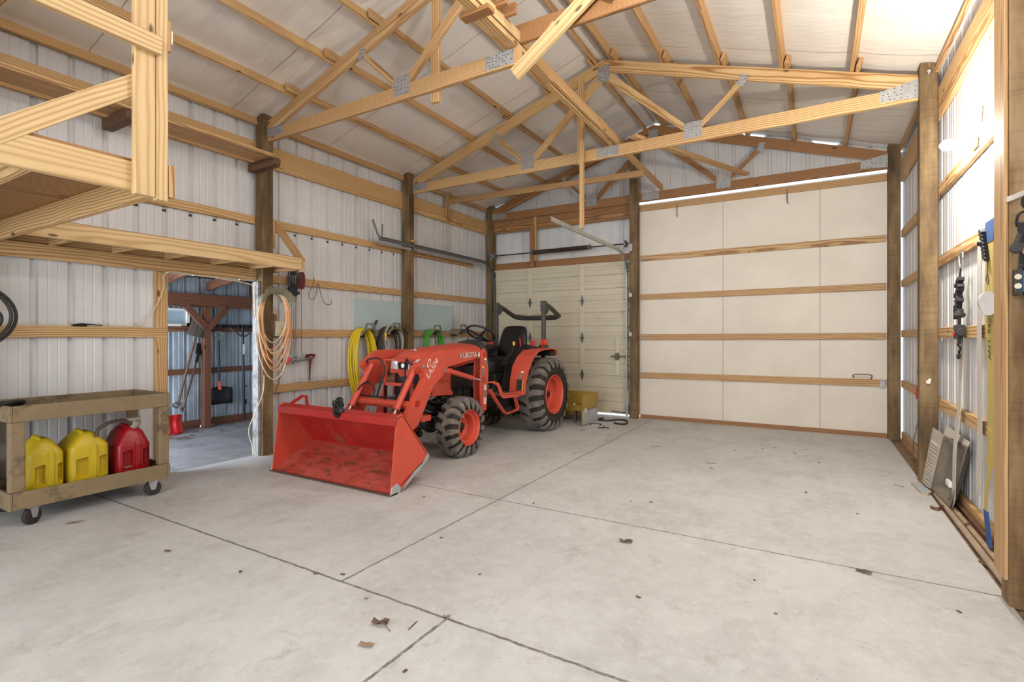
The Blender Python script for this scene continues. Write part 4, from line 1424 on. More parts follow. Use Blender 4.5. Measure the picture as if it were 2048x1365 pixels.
# operator station
mb = MB()
rings = []
for y, z0, z1, hw in ((5.40, 1.0, 1.235, .22), (5.48, .95, 1.30, .235), (5.60, .80, 1.325, .22), (5.70, .75, 1.27, .19), (5.74, .72, 1.10, .16)):
    L = [Vector((X0 + a * hw, y, z0 + (z1 - z0) * b)) for a, b in ((0, 1), (.6, .98), (.92, .86), (1, .6), (1, 0))]
    rings.append([Vector((mir(p.x), p.y, p.z)) for p in reversed(L[1:])] + L)
mb.loft(rings)
ds = mb.build('dashboard', M['dark_grey'], tra, smooth=True)
mb = MB(); mb.box((X0 - .20, 5.44, .50), (X0 + .20, 5.70, .95))
mb.build('firewall', M['black'], tra, bevel=.01)
tilt = Matrix.Rotation(math.radians(-32), 3, 'X')
wc = Vector((X0, 5.80, 1.405))
mb = MB()
mb.tube([wc + tilt @ Vector((.195 * math.cos(a), .195 * math.sin(a), 0)) for a in [i * 2 * math.pi / 40 for i in range(40)]], .0145, 10, closed=True)
sw_ = mb.build('steering_wheel', M['black'], tra, smooth=True)
mb = MB()
for a in (math.radians(90), math.radians(215), math.radians(325)):
    mb.tube([wc + tilt @ Vector((0, 0, -.04)), wc + tilt @ Vector((.19 * math.cos(a), .19 * math.sin(a), 0))], [.02, .012], 8)
mb.lathe([(-.02, .03), (.0, .034), (.012, .02)], wc + tilt @ Vector((0, 0, -.04)), 'z', 16)
mb.build('spoke', M['black'], sw_, smooth=True)
mb = MB(); mb.cyl(wc + tilt @ Vector((0, 0, -.04)), Vector((X0, 5.66, 1.22)), .026, seg=12)
mb.build('steering_column', M['black'], tra)
for y, z, dx in ((5.78, 1.30, .19), (5.75, 1.32, -.19)):
    mb = MB(); mb.cyl((X0 + dx * .4, 5.66, 1.25), (X0 + dx, y, z), .006, seg=6); mb.ball((X0 + dx, y, z), .014, 8)
    mb.build('lever', M['black'], tra)

# floor, step and pedals
for sg in (1, -1):
    fx = (lambda x: x) if sg > 0 else mir
    a, b = sorted((fx(-3.62), fx(-3.33)))
    mb = MB()
    prof = [(5.30, .80), (5.335, .79), (5.42, .665), (5.45, .655), (5.86, .632), (5.86, .57), (5.44, .588), (5.385, .62), (5.29, .765), (5.20, .80), (5.05, .812), (5.05, .828), (5.22, .822)]
    mb.prism(prof, 'x', *sorted((fx(-3.345), fx(-3.33))))
    mb.prism([(5.42, .64), (5.86, .622), (5.86, .61), (5.42, .628)], 'x', a, b)
    mb.build('footboard', M['orange'], tra, bevel=.003)
    mb = MB()
    rr = random.Random(5)
    for i in range(7):
        for j in range(4):
            x_, y_ = a + .03 + .06 * j + .02 * (i % 2), 5.47 + .055 * i
            mb.lathe([(0, .024), (.014, .02)], (x_, y_, .641 - .05 * (y_ - 5.42)), 'z', 8)
    mb.build('foot_pad', M['dark_grey'], tra)
    mb = MB()
    xs_ = fx(-3.36)
    mb.strap([(xs_, 5.16, .72), (xs_, 5.28, .60), (xs_, 5.50, .40), (xs_, 5.56, .385), (xs_, 5.82, .40), (xs_, 5.84, .43), (xs_, 5.76, .58), (xs_, 5.74, .61)], .05, .016, (1, 0, 0))
    mb.build('step', M['orange'], tra, bevel=.002, seg=1)
mb = MB()
mb.box((X0 - .30, 5.30, .56), (X0 + .30, 5.90, .60)); mb.box((X0 - .18, 5.85, .55), (X0 + .18, 6.2, .84))
mb.build('floor_pan', M['dark_grey'], tra, bevel=.01)
for dx in (.23, .16, -.2):
    mb = MB(); mb.cyl((X0 + dx, 5.55, .85), (X0 + dx + .02, 5.62, .68), .010, seg=8); mb.box((X0 + dx - .015, 5.60, .66), (X0 + dx + .06, 5.66, .675))
    mb.build('pedal', M['steel'], tra)

# seat
mb = MB()


def sr(y, z, w, t, n_=14, lean=0):
    return [Vector((X0 + w * math.copysign(abs(math.cos(a)) ** .5, math.cos(a)), y + lean * math.sin(a) * t, z + t * math.copysign(abs(math.sin(a)) ** .6, math.sin(a)))) for a in [2 * math.pi * i / n_ for i in range(n_)]]


mb.loft([sr(6.12, 1.00, .15, .03), sr(6.14, 1.01, .20, .05), sr(6.30, 1.03, .235, .055), sr(6.50, 1.02, .24, .05), sr(6.68, 1.03, .21, .05), sr(6.72, 1.04, .17, .03)])
se = mb.build('seat', M['vinyl_black'], tra, smooth=True)
mb = MB()


def br(z, y, w, t, n_=16):
    return [Vector((X0 + w * math.copysign(abs(math.cos(a)) ** .45, math.cos(a)), y + t * math.copysign(abs(math.sin(a)) ** .7, math.sin(a)), z)) for a in [2 * math.pi * i / n_ for i in range(n_)]]


mb.loft([br(1.04, 6.60, .20, .04), br(1.08, 6.62, .235, .065), br(1.14, 6.64, .245, .07), br(1.22, 6.66, .24, .06), br(1.36, 6.70, .225, .055), br(1.47, 6.73, .20, .05), br(1.51, 6.745, .16, .04), br(1.525, 6.75, .09, .02)])
mb.build('backrest', M['vinyl_black'], se, smooth=True)
mb = MB(); mb.box((X0 - .20, 6.12, .84), (X0 + .20, 6.62, .975)); mb.box((X0 + .205, 6.20, .86), (X0 + .235, 6.5, .97))
mb.build('seat_base', M['black'], se, bevel=.02)
mb = MB(); mb.box((X0 - .24, 5.92, .76), (X0 + .24, 6.30, .85))
mb.build('seat_platform', M['black'], tra, bevel=.02)

# fenders
for sg in (1, -1):
    fx = (lambda x: x) if sg > 0 else mir
    a, b = sorted((fx(-3.47), fx(-3.245)))
    path_ = [(5.835, .60), (5.86, .76), (5.94, .93), (6.06, 1.07), (6.22, 1.165), (6.40, 1.19), (6.66, 1.195), (6.80, 1.17), (6.83, 1.10)]
    o_ = []
    for i, p in enumerate(path_):
        q0, q1 = path_[max(i - 1, 0)], path_[min(i + 1, len(path_) - 1)]
        dx, dz = q1[0] - q0[0], q1[1] - q0[1]
        l_ = math.hypot(dx, dz)
        o_.append((p[0] + dz / l_ * .016, p[1] - dx / l_ * .016))
    mb = MB(); mb.prism(path_ + o_[::-1], 'x', a, b)
    fd = mb.build('fender', M['orange'], tra, bevel=.004)
    mb = MB(); mb.prism([(5.99, .99), (6.22, 1.150), (6.40, 1.172), (6.66, 1.176), (6.82, 1.15), (6.82, 1.13), (6.66, 1.150), (6.40, 1.146), (6.22, 1.125), (6.01, .965)], 'x', *sorted((fx(-3.615), fx(-3.46))))
    mb.build('inner_guard', M['black'], fd)
    mb = MB()
    xi = sorted((fx(-3.62), fx(-3.605)))
    mb.prism([(5.835, .60), (5.86, .76), (5.94, .93), (6.06, 1.07), (6.22, 1.165), (6.80, 1.18), (6.83, .60)], 'x', *xi)
    mb.build('inner_panel', M['black'], fd)
    # outer front face (drop panel) carrying the decals
    mb = MB()
    wpts = [(5.80, .60), (5.845, .60), (5.87, .76), (5.95, .93), (6.07, 1.07), (6.23, 1.165), (6.20, 1.18), (6.03, 1.10), (5.89, .97), (5.825, .80)]
    mb.prism(wpts, 'x', a, b)
    mb.build('fender_front', M['orange'], fd, bevel=.004)
    mb = MB()
    c0, c1 = sorted((fx(-3.74), fx(-3.46)))
    rings = []
    for y, z, t in ((6.02, .95, .06), (6.12, 1.06, .08), (6.3, 1.17, .08), (6.5, 1.22, .06), (6.72, 1.20, .05)):
        rings.append([Vector((c0, y, z - t)), Vector((c0, y, z)), Vector(((c0 + c1) / 2, y - .01, z + .03)), Vector((c1, y, z)), Vector((c1, y, z - t))])
    mb.loft(rings)
    mb.build('console', M['black'], tra, smooth=True)
    mb = MB()
    l_ = sorted((fx(-3.49), fx(-3.405)))
    mb.box((l_[0], 6.745, 1.235), (l_[1], 6.80, 1.32)); mb.box((l_[0] + .01, 6.76, 1.19), (l_[0] + .03, 6.78, 1.24))
    mb.build('turn_signal', M['amber'], tra, bevel=.006)
mb = MB(); mb.box((-3.58, 6.67, 1.08), (-3.27, 6.81, 1.15)); mb.build('tail_lamp', M['black'], tra, bevel=.01)
mb = MB(); mb.cyl((-3.66, 6.20, 1.08), (-3.65, 6.23, 1.24), .008, seg=8); lv = mb.build('lever', M['black'], tra)
mb = MB(); mb.ball((-3.65, 6.235, 1.26), .026, 10, (.8, .8, 1.4)); mb.build('knob', M['yellow_knob'], lv, smooth=True)
mb = MB(); mb.beam((-3.62, 6.38, 1.19), (-3.66, 6.42, 1.34), .012, .03); mb.build('lever', M['red_lever'], tra)
mb = MB(); mb.beam((-3.58, 6.62, 1.20), (-3.55, 6.66, 1.29), .04, .06); mb.build('lever', M['red_lever'], tra)

# roll bar
rp = MB()
for x in (-3.50, mir(-3.50)):
    rp.box((x - .028, 6.835, .60), (x + .028, 6.895, 1.88))
r1 = rp.build('roll_bar', M['rops'], tra, bevel=.012)
mb = MB()
for x in (-3.50, mir(-3.50)):
    mb.box((x - .036, 6.825, 1.74), (x + .036, 6.905, 1.90))
    mb.prism([(6.86, 1.90), (6.98, 1.86), (6.98, 1.74), (6.90, 1.70), (6.86, 1.74)], 'x', x - .034, x + .034)
    mb.box((x - .05, 6.80, 1.14), (x + .05, 6.93, 1.24))
mb.build('hinge', M['rops'], r1, bevel=.008)
mb = MB()
xa, xb = mir(-3.50), -3.50
pts = smooth_pts([(xa, 6.93, 1.845), (xa, 7.12, 1.80), (xa + .01, 7.36, 1.715), (xa + .035, 7.46, 1.69), (xa + .12, 7.515, 1.675), (xa + .25, 7.52, 1.67)], 5)
pts2 = [Vector((mir(p.x), p.y, p.z)) for p in reversed(pts)]
ring = pts + pts2
mb.tube(ring, .046, 4)
mb.build('folded_hoop', M['rops'], r1, bevel=.008)
for x in (-3.455, mir(-3.455)):
    mb = MB(); mb.cyl((x - .01, 6.97, 1.79), (x + .02, 6.97, 1.79), .012, seg=8); mb.build('pin', M['chrome'], r1)

# lettering and decals on the near boom
def yz_matrix(x, y, z, ang=0.0, shear=0.0):
    """text in the plane x = const read by someone facing -x: local X runs to +y, local Y up"""
    m = Matrix(((0, 0, 1, x), (math.cos(ang), -math.sin(ang), 0, y), (math.sin(ang), math.cos(ang), 0, z), (0, 0, 0, 1)))
    return m


XS = -3.4685
t1 = text('lettering', 'KUBOTA', .088, yz_matrix(XS, 4.70, 1.112, math.radians(1.0)), M['decal_k'], tra, .0006)
t1.data.transform(Matrix.Scale(.98, 4, (1, 0, 0)))
t2 = text('lettering', 'KUBOTA', .084, yz_matrix(XS + .0016, 4.709, 1.117, math.radians(1.0)), M['silver'], tra, .0006)
t3 = text('lettering', 'LA504', .092, yz_matrix(XS, 4.155, .915, math.radians(46)), M['decal_w'], tra, .0006)
t3.data.transform(Matrix(((1.0, .25, 0, 0), (0, 1, 0, 0), (0, 0, 1, 0), (0, 0, 0, 1))))
mb = MB(); mb.prism([(4.165 + .030 * math.cos(a) * .8 + .018 * math.sin(a), 1.085 + .045 * math.sin(a)) for a in [i * math.pi / 12 for i in range(24)]], 'x', XS, XS + .001)
rb_ = mb.build('oval_decal', M['decal_w'], tra)
mb = MB(); mb.prism([(4.165 + .021 * math.cos(a) * .8 + .012 * math.sin(a), 1.085 + .032 * math.sin(a)) for a in [i * math.pi / 12 for i in range(24)]], 'x', XS + .001, XS + .0016)
mb.build('oval_inner', M['orange'], rb_)


def decal(pts, x, m, parent=None):
    mb = MB(); mb.prism(pts, 'x', x, x + .0012)
    return mb.build('decal', M[m], parent or tra)


decal([(5.13 - .02, 1.128), (5.165 - .02, 1.128), (5.165 - .02, 1.168), (5.11, 1.168)], XS, 'decal_k') if False else None
decal([(5.035, 1.118), (5.075, 1.120), (5.075, 1.168), (5.035, 1.166)], XS, 'decal_k')
decal([(5.040, 1.136), (5.070, 1.138), (5.070, 1.150), (5.040, 1.148)], XS + .0012, 'decal_y')
decal([(5.078, 1.120), (5.110, 1.121), (5.110, 1.170), (5.078, 1.168)], XS, 'decal_w')
XT = -3.4545
decal([(5.19, 1.02), (5.245, 1.02), (5.232, 1.095), (5.19, 1.10)], XT, 'decal_g')
decal([(5.19, 1.075), (5.234, 1.073), (5.232, 1.098), (5.19, 1.10)], XT + .0012, 'decal_w')
decal([(5.135, .88), (5.185, .87), (5.185, 1.00), (5.135, 1.01)], XT, 'decal_g')
decal([(5.135, .985), (5.185, .975), (5.185, 1.00), (5.135, 1.01)], XT + .0012, 'decal_y')
decal([(5.175, .54), (5.225, .54), (5.235, .77), (5.185, .78)], XT, 'decal_w')
decal([(5.180, .62), (5.222, .62), (5.228, .71), (5.186, .71)], XT + .0012, 'decal_g')


def fdecal(y0, y1, z0, z1, w0, w1, m):
    """label lying on the sloping front of the near fender"""
    mb = MB()
    def P(t, w): 
        y = y0 + (y1 - y0) * t; z = z0 + (z1 - z0) * t
        return Vector((w, y - .004, z + .002))
    mb.add([P(0, w0), P(0, w1), P(1, w1), P(1, w0)], [(0, 1, 2, 3)])
    return mb.build('decal', M[m], tra)


fdecal(5.797, 5.824, .655, .795, -3.36, -3.265, 'decal_k')
fdecal(5.7965, 5.8235, .655, .795, -3.275, -3.262, 'decal_y')
fdecal(5.824, 5.858, .80, .875, -3.33, -3.285, 'decal_g')
fdecal(5.860, 5.885, .885, .935, -3.32, -3.28, 'decal_w')

# ---------------------------------------------------------------- yellow box scraper behind the tractor
bs = thing('box_scraper', (-3.8, 7.5, 0), 'yellow steel box scraper on the floor behind the tractor', 'scraper')
for x0, nm in ((-3.012, 0), (-4.61, 1)):
    mb = MB(); mb.prism([(7.175, .035), (7.20, .02), (7.62, .0), (7.80, .02), (7.80, .475), (7.23, .455), (7.175, .41)], 'x', x0, x0 + .012)
    mb.cur = 1
    mb.prism([(7.176, .036), (7.20, .022), (7.62, .002), (7.798, .022), (7.798, .215), (7.176, .235)], 'x', x0 + .012, x0 + .0135)
    sd_ = mb.build('side_plate', [M['pusher_y'], M['pusher_w']], bs)
    if nm == 0:
        for k, (a, b, z) in enumerate(((7.36, 7.74, .235), (7.38, 7.66, .215), (7.38, 7.56, .19))):
            mb = MB(); mb.prism([(a, z - .006), (b, z + .012), (b, z + .024 - .006 * k), (a, z + .006)], 'x', x0 + .0136, x0 + .0146)
            mb.build('decal', M['decal_g'], sd_)
        mb = MB(); mb.prism([(7.26, .20), (7.32, .21), (7.34, .26), (7.28, .27), (7.25, .23)], 'x', x0 + .0136, x0 + .0146)
        mb.build('decal', M['decal_w'], sd_)
mb = MB(); mb.box((-4.60, 7.76, .03), (-3.01, 7.775, .47))
mb.build('back_plate', M['pusher_y'], bs, bevel=.002, seg=1)
mb = MB(); mb.box((-4.60, 7.44, .19), (-3.01, 7.56, .275))
bmr = mb.build('cross_beam', M['pusher_y'], bs, bevel=.004)
for k in range(9):
    mb = MB(); x = -3.10 - k * .17
    mb.cyl((x, 7.49, .275), (x, 7.49, .30), .018, seg=6)
    mb.build('bolt', M['decal_w'], bmr)
for k in range(4):
    mb = MB(); x = -3.25 - k * .38
    mb.prism([(7.47, .19), (7.53, .19), (7.52, .02), (7.46, .0)], 'x', x - .012, x + .012)
    mb.build('shank', M['edge_steel'], bs)
mb = MB(); mb.box((-4.60, 7.70, .005), (-3.01, 7.765, .06)); mb.build('blade', M['edge_steel'], bs)

# ---------------------------------------------------------------- lean-to seen through the doorway
siding('wall_leanto_outer', 'x', -7.95, 0.6, 6.3, 0.02, 2.4, -1, M['galv_siding'], pitch=0.2)
siding('wall_leanto_end', 'y', 6.28, -8.0, -5.6, 0.0, 2.6, 1, M['galv_siding'], pitch=0.2)
mb = MB()
mb.add([(-8.1, 0.6, 2.22), (-5.6, 0.6, 2.62), (-5.6, 6.3, 2.62), (-8.1, 6.3, 2.22), (-8.1, 0.6, 2.24), (-5.6, 0.6, 2.64), (-5.6, 6.3, 2.64), (-8.1, 6.3, 2.24)],
       [(0, 1, 2, 3), (7, 6, 5, 4), (0, 4, 5, 1), (1, 5, 6, 2), (2, 6, 7, 3), (3, 7, 4, 0)])
tag(mb.build('ceiling', M['engine'], org=(0, 0, 0)), kind='structure')
board('post', (-7.84, 4.262, 0), (-7.84, 4.262, 1.80), 0.10, 0.10, M['leanto_wood'], up=(0, 1, 0),
      label='dark red-brown post in the lean-to with two slanting braces', cat='post')
board('header_beam', (-7.84, 0.7, 1.895), (-7.84, 6.2, 1.895), 0.09, 0.19, M['leanto_wood'], label='dark brown header beam across the back of the lean-to', cat='roof beam')
for y, nm in ((3.97, 'left'), (4.55, 'right')):
    board('knee_brace', (-7.80, 4.262 + (.03 if y > 4.2 else -.03), 1.50), (-7.80, y, 1.80), 0.05, 0.09, M['leanto_wood'], up=(0, (1 if y < 4.2 else -1), 1),
          label='%s slanting knee brace of the dark lean-to post' % nm, cat='brace')
for i, y in enumerate((1.3, 2.2, 3.0, 3.65, 4.35, 5.05, 5.75)):
    board('rafter', (-8.0, y, 2.115), (-5.65, y, 2.50), 0.04, 0.14, M['leanto_wood'], label='dark brown lean-to rafter, %s from the left' % ['first', 'second', 'third', 'fourth', 'fifth', 'sixth', 'seventh'][i], cat='roof beam', group='lean-to rafters')
for i, x in enumerate((-7.5, -6.9, -6.3)):
    z = 2.0 + (x + 8.0) * .164 + .165
    board('purlin', (x, 0.7, z + .015), (x, 6.2, z + .015), 0.09, 0.03, M['leanto_wood'], label='flat brown batten on the lean-to rafters, %s the doorway' % ['farthest from', 'halfway from', 'closest to'][i], cat='roof beam', group='lean-to battens')
for z0, z1, nm in ((1.435, 1.515, 'upper'), (.805, .885, 'middle'), (.0, .12, 'lowest')):
    for y0, y1, sn in ((0.7, 4.21, 'left of'), (4.315, 6.2, 'right of')):
        board('girt', (-7.925, y0, (z0 + z1) / 2), (-7.925, y1, (z0 + z1) / 2), 0.04, z1 - z0, M['leanto_wood'],
              label='%s brown girt in the lean-to, %s its dark post' % (nm, sn), cat='wall beam')
wn = tag(bpy.data.objects.new('window_1', None), kind='structure'); C.objects.link(wn); ORG[wn] = Vector((0, 0, 0))
mb = MB()
for a, b in (((-7.94, 3.30, 1.52), (-7.90, 4.06, 1.56)), ((-7.94, 3.30, 1.74), (-7.90, 4.06, 1.77)), ((-7.94, 3.30, 1.52), (-7.90, 3.34, 1.77)), ((-7.94, 4.02, 1.52), (-7.90, 4.06, 1.77))):
    mb.box(a, b)
mb.build('window_frame', M['decal_w'], wn)
mb = MB(); mb.box((-7.93, 3.33, 1.55), (-7.925, 4.03, 1.75)); mb.build('pane', M['tray'], wn)
mb = MB(); mb.cyl((-7.88, 3.45, 1.535), (-7.88, 3.93, 1.53), .022, seg=10)
tag(mb.build('white_tube', M['decal_w'], smooth=True), 'white tube lying on the ledge under the lean-to window', 'tube')

# tools on the lean-to wall
mb = MB(); mb.box((-7.90, 4.40, 1.50), (-7.87, 5.25, 1.545))
tr_ = thing('tool_rack', (-7.88, 4.8, 1.5), 'dark tool rack bar on the lean-to wall', 'rack')
mb.build('bar', M['black'], tr_)
for k in range(6):
    y = 4.42 + k * .14
    mb = MB(); mb.tube(smooth_pts([(-7.87, y, 1.53), (-7.80, y, 1.50), (-7.77, y + .02, 1.52), (-7.765, y + .02, 1.56)], 4), .008, 6)
    mb.build('peg', M['black'], tr_)
shv = thing('shovel', (-7.75, 3.8, 0.36), 'square-blade shovel hung blade up in the lean-to', 'shovel')
mb = MB(); mb.tube([(-7.72, 3.805, .40), (-7.80, 4.03, 1.12), (-7.82, 4.115, 1.40)], [.018, .017, .016], 10); mb.build('handle', M['handle_wood'], shv, smooth=True)
mb = MB()
mb.loft([[Vector((-7.81, 3.97, 1.40)), Vector((-7.78, 4.05, 1.37)), Vector((-7.77, 4.13, 1.35)), Vector((-7.80, 4.25, 1.33)), Vector((-7.805, 4.25, 1.33)), Vector((-7.775, 4.13, 1.35)), Vector((-7.785, 4.05, 1.37)), Vector((-7.815, 3.97, 1.40))],
         [Vector((-7.84, 4.07, 1.63)), Vector((-7.81, 4.16, 1.61)), Vector((-7.80, 4.24, 1.59)), Vector((-7.83, 4.36, 1.56)), Vector((-7.835, 4.36, 1.56)), Vector((-7.805, 4.24, 1.59)), Vector((-7.815, 4.16, 1.61)), Vector((-7.845, 4.07, 1.63))]])
mb.build('blade', M['edge_steel'], shv)
mb = MB(); mb.tube([(-7.80, 4.10, 1.36), (-7.81, 4.16, 1.55)], [.024, .012], 8); mb.build('socket', M['steel'], shv, smooth=True)
mb = MB(); mb.tube([(-7.71, 3.72, .40), (-7.72, 3.80, .36), (-7.72, 3.86, .41)], .016, 8); mb.tube([(-7.71, 3.72, .40), (-7.72, 3.80, .44), (-7.72, 3.86, .41)], .014, 8); mb.build('grip', M['steel'], shv, smooth=True)
spd = thing('spade', (-7.75, 3.85, 0.3), 'long-handled tool with a small black head leaning in the lean-to', 'spade')
mb = MB(); mb.tube([(-7.68, 3.845, .30), (-7.78, 4.02, .72), (-7.86, 4.16, 1.10)], .015, 10); mb.build('handle', M['handle_wood'], spd, smooth=True)
mb = MB(); mb.tube([(-7.83, 4.115, .98), (-7.86, 4.165, 1.12)], .022, 8); mb.build('socket', M['black'], spd, smooth=True)
mb = MB(); mb.beam((-7.86, 4.165, 1.10), (-7.89, 4.20, 1.26), .09, .02, up=(1, 0, 0)); mb.build('head', M['black'], spd, bevel=.006)
mb = MB(); mb.tube([(-7.66, 3.80, .36), (-7.68, 3.85, .30), (-7.68, 3.90, .36)], .013, 8); mb.tube([(-7.66, 3.80, .36), (-7.68, 3.90, .36)], .012, 8); mb.build('grip', M['steel'], spd, smooth=True)
sn = thing('snow_shovel', (-7.83, 4.47, 0.32), 'black snow shovel with D-grip hung upright on the lean-to wall', 'shovel')
mb = MB(); mb.tube([(-7.83, 4.445, 1.31), (-7.83, 4.455, .62)], .017, 10); mb.build('shaft', M['black'], sn, smooth=True)
mb = MB(); mb.tube(smooth_pts([(-7.83, 4.445, 1.30), (-7.83, 4.37, 1.38), (-7.83, 4.38, 1.43), (-7.83, 4.50, 1.43), (-7.83, 4.51, 1.38), (-7.83, 4.445, 1.30)], 4), .012, 8); mb.build('grip', M['hanger'], sn, smooth=True)
mb = MB(); mb.tube([(-7.83, 4.455, .68), (-7.82, 4.46, .55)], [.018, .026], 8); mb.build('socket', M['orange'], sn, smooth=True)
mb = MB()
rings = []
for t, dx in ((0, .0), (.33, -.03), (.66, -.035), (1, .0)):
    pass
n_ = 9
R1, R2 = [], []
for i in range(n_):
    u = i / (n_ - 1)
    y = 4.29 + .365 * u
    bow = -.06 * math.sin(math.pi * u)
    R1.append((y, bow))
vs = []
for z, k, top in ((.325, .4, 0), (.42, 1, 0), (.53, 1, 0), (.60, .7, 1)):
    for y, b_ in R1:
        yy_ = 4.47 + (y - 4.47) * (.93 if top else 1)
        vs.append((-7.80 + b_ * k - .02, yy_, z - (.03 * abs(y - 4.47) / .18 if top else 0)))
fs = [(r * n_ + i, r * n_ + i + 1, (r + 1) * n_ + i + 1, (r + 1) * n_ + i) for r in range(3) for i in range(n_ - 1)]
mb.add(vs, fs)
bl_ = mb.build('blade', M['black'], sn, smooth=True)
md = bl_.modifiers.new('t', 'SOLIDIFY'); md.thickness = .006
sp_ = thing('post_hole_tool', (-7.82, 4.83, 0.03), 'tall black tool with cross handles hanging right of the snow shovel', 'tool')
mb = MB(); mb.tube([(-7.82, 4.82, 1.52), (-7.82, 4.845, .04)], .020, 10); mb.build('shaft', M['black'], sp_, smooth=True)
mb = MB(); mb.tube(smooth_pts([(-7.80, 4.60, 1.50), (-7.80, 4.68, 1.44), (-7.81, 4.82, 1.36), (-7.81, 4.93, 1.42), (-7.80, 5.06, 1.55)], 4), .014, 8); mb.build('cross_handle', M['edge_steel'], sp_, smooth=True)
mb = MB(); mb.box((-7.80, 4.81, 1.08), (-7.795, 4.84, 1.24)); mb.build('sticker', M['decal_w'], sp_)
mb = MB(); mb.box((-7.82, 4.845, .56), (-7.80, 4.88, .58)); mb.box((-7.82, 4.85, .28), (-7.80, 4.875, .36)); mb.build('foot_peg', M['black'], sp_)
rs = thing('red_snow_shovel', (-7.62, 3.72, 0.0), 'bright red plastic snow shovel blade standing on the lean-to floor', 'shovel')
mb = MB()
n_ = 15
vs = []
for z, dx in ((0.0, 0.03), (.03, .03), (.14, .0), (.25, .0), (.275, .02)):
    for i in range(n_):
        u = i / (n_ - 1)
        y = 3.43 + .40 * u
        vs.append((-7.66 + dx + .014 * math.sin(u * 2 * math.pi * 4) * (1 if .01 < z < .27 else .2), y, z - (.02 if z > .26 and (i == 0 or i == n_ - 1) else 0)))
mb.add(vs, [(r * n_ + i, r * n_ + i + 1, (r + 1) * n_ + i + 1, (r + 1) * n_ + i) for r in range(4) for i in range(n_ - 1)])
b_ = mb.build('blade', M['red_shovel'], rs, smooth=True)
md = b_.modifiers.new('t', 'SOLIDIFY'); md.thickness = .008
mb = MB(); mb.tube([(-7.66, 3.63, .22), (-7.76, 3.60, .60), (-7.88, 3.56, 1.15)], .016, 10); mb.build('handle', M['handle_wood'], rs, smooth=True)
mb = MB()
rr = random.Random(9)
for k in range(70):
    x_, y_ = -7.80 + rr.uniform(-.08, .12) + (rr.random() ** 3) * .5, rr.uniform(3.4, 5.6)
    a = rr.uniform(0, 6.28); s_ = rr.uniform(.02, .045)
    z_ = rr.uniform(.002, .05) if x_ < -7.7 else .003
    mb.add([(x_ + s_ * math.cos(a + q * 1.57) * (1 if q % 2 else .6), y_ + s_ * math.sin(a + q * 1.57), z_ + rr.uniform(0, .02)) for q in range(4)], [(0, 1, 2, 3)])
tag(mb.build('leaf_litter', M['leaf_d'], org=(-7.8, 4.3, 0)), 'dry brown leaves and dirt gathered along the lean-to wall', 'leaves', kind='stuff')
for k in range(9):
    mb = MB()
    x_, y_ = -5.9 - .17 * k - rr.uniform(0, .12), rr.uniform(3.0, 4.6)
    s_ = rr.uniform(.015, .035); a = rr.uniform(0, 6.28)
    mb.add([(x_ + s_ * math.cos(a + q * 1.05) * (1.6 if q % 3 == 0 else .7), y_ + s_ * math.sin(a + q * 1.05) * (1.6 if q % 3 == 0 else .7), .002 + .008 * (q % 2)) for q in range(6)], [(0, 1, 2, 3, 4, 5)])
    tag(mb.build('leaf', M['leaf_d']), 'dark leaf scrap on the lean-to floor, %s from the doorway' % ['first', 'second', 'third', 'fourth', 'fifth', 'sixth', 'seventh', 'eighth', 'ninth'][k], 'leaf', 'leaf scraps in the lean-to')

# ---------------------------------------------------------------- utility cart and fuel cans
ct = thing('utility_cart', (-5.17, 1.80, 0), 'grimy tan plastic two-shelf utility cart by the left wall', 'cart')
CX0, CX1, CY0, CY1 = -5.49, -4.86, 1.29, 2.335


def shelf_tray(zlo, zhi, name, rim_h, inner):
    mb = MB()
    t = .022
    mb.box((CX0, CY0, zlo), (CX1, CY0 + t, zhi)); mb.box((CX0, CY1 - t, zlo), (CX1, CY1, zhi))
    mb.box((CX0, CY0 + t, zlo), (CX0 + t, CY1 - t, zhi)); mb.box((CX1 - t, CY0 + t, zlo), (CX1, CY1 - t, zhi))
    o = mb.build(name, M['cart'], ct, bevel=.006)
    mb = MB(); mb.box((CX0 + t, CY0 + t, zlo + .01), (CX1 - t, CY1 - t, zlo + inner))
    mb.build('tray_floor', M['cart_dark'], o)
    return o


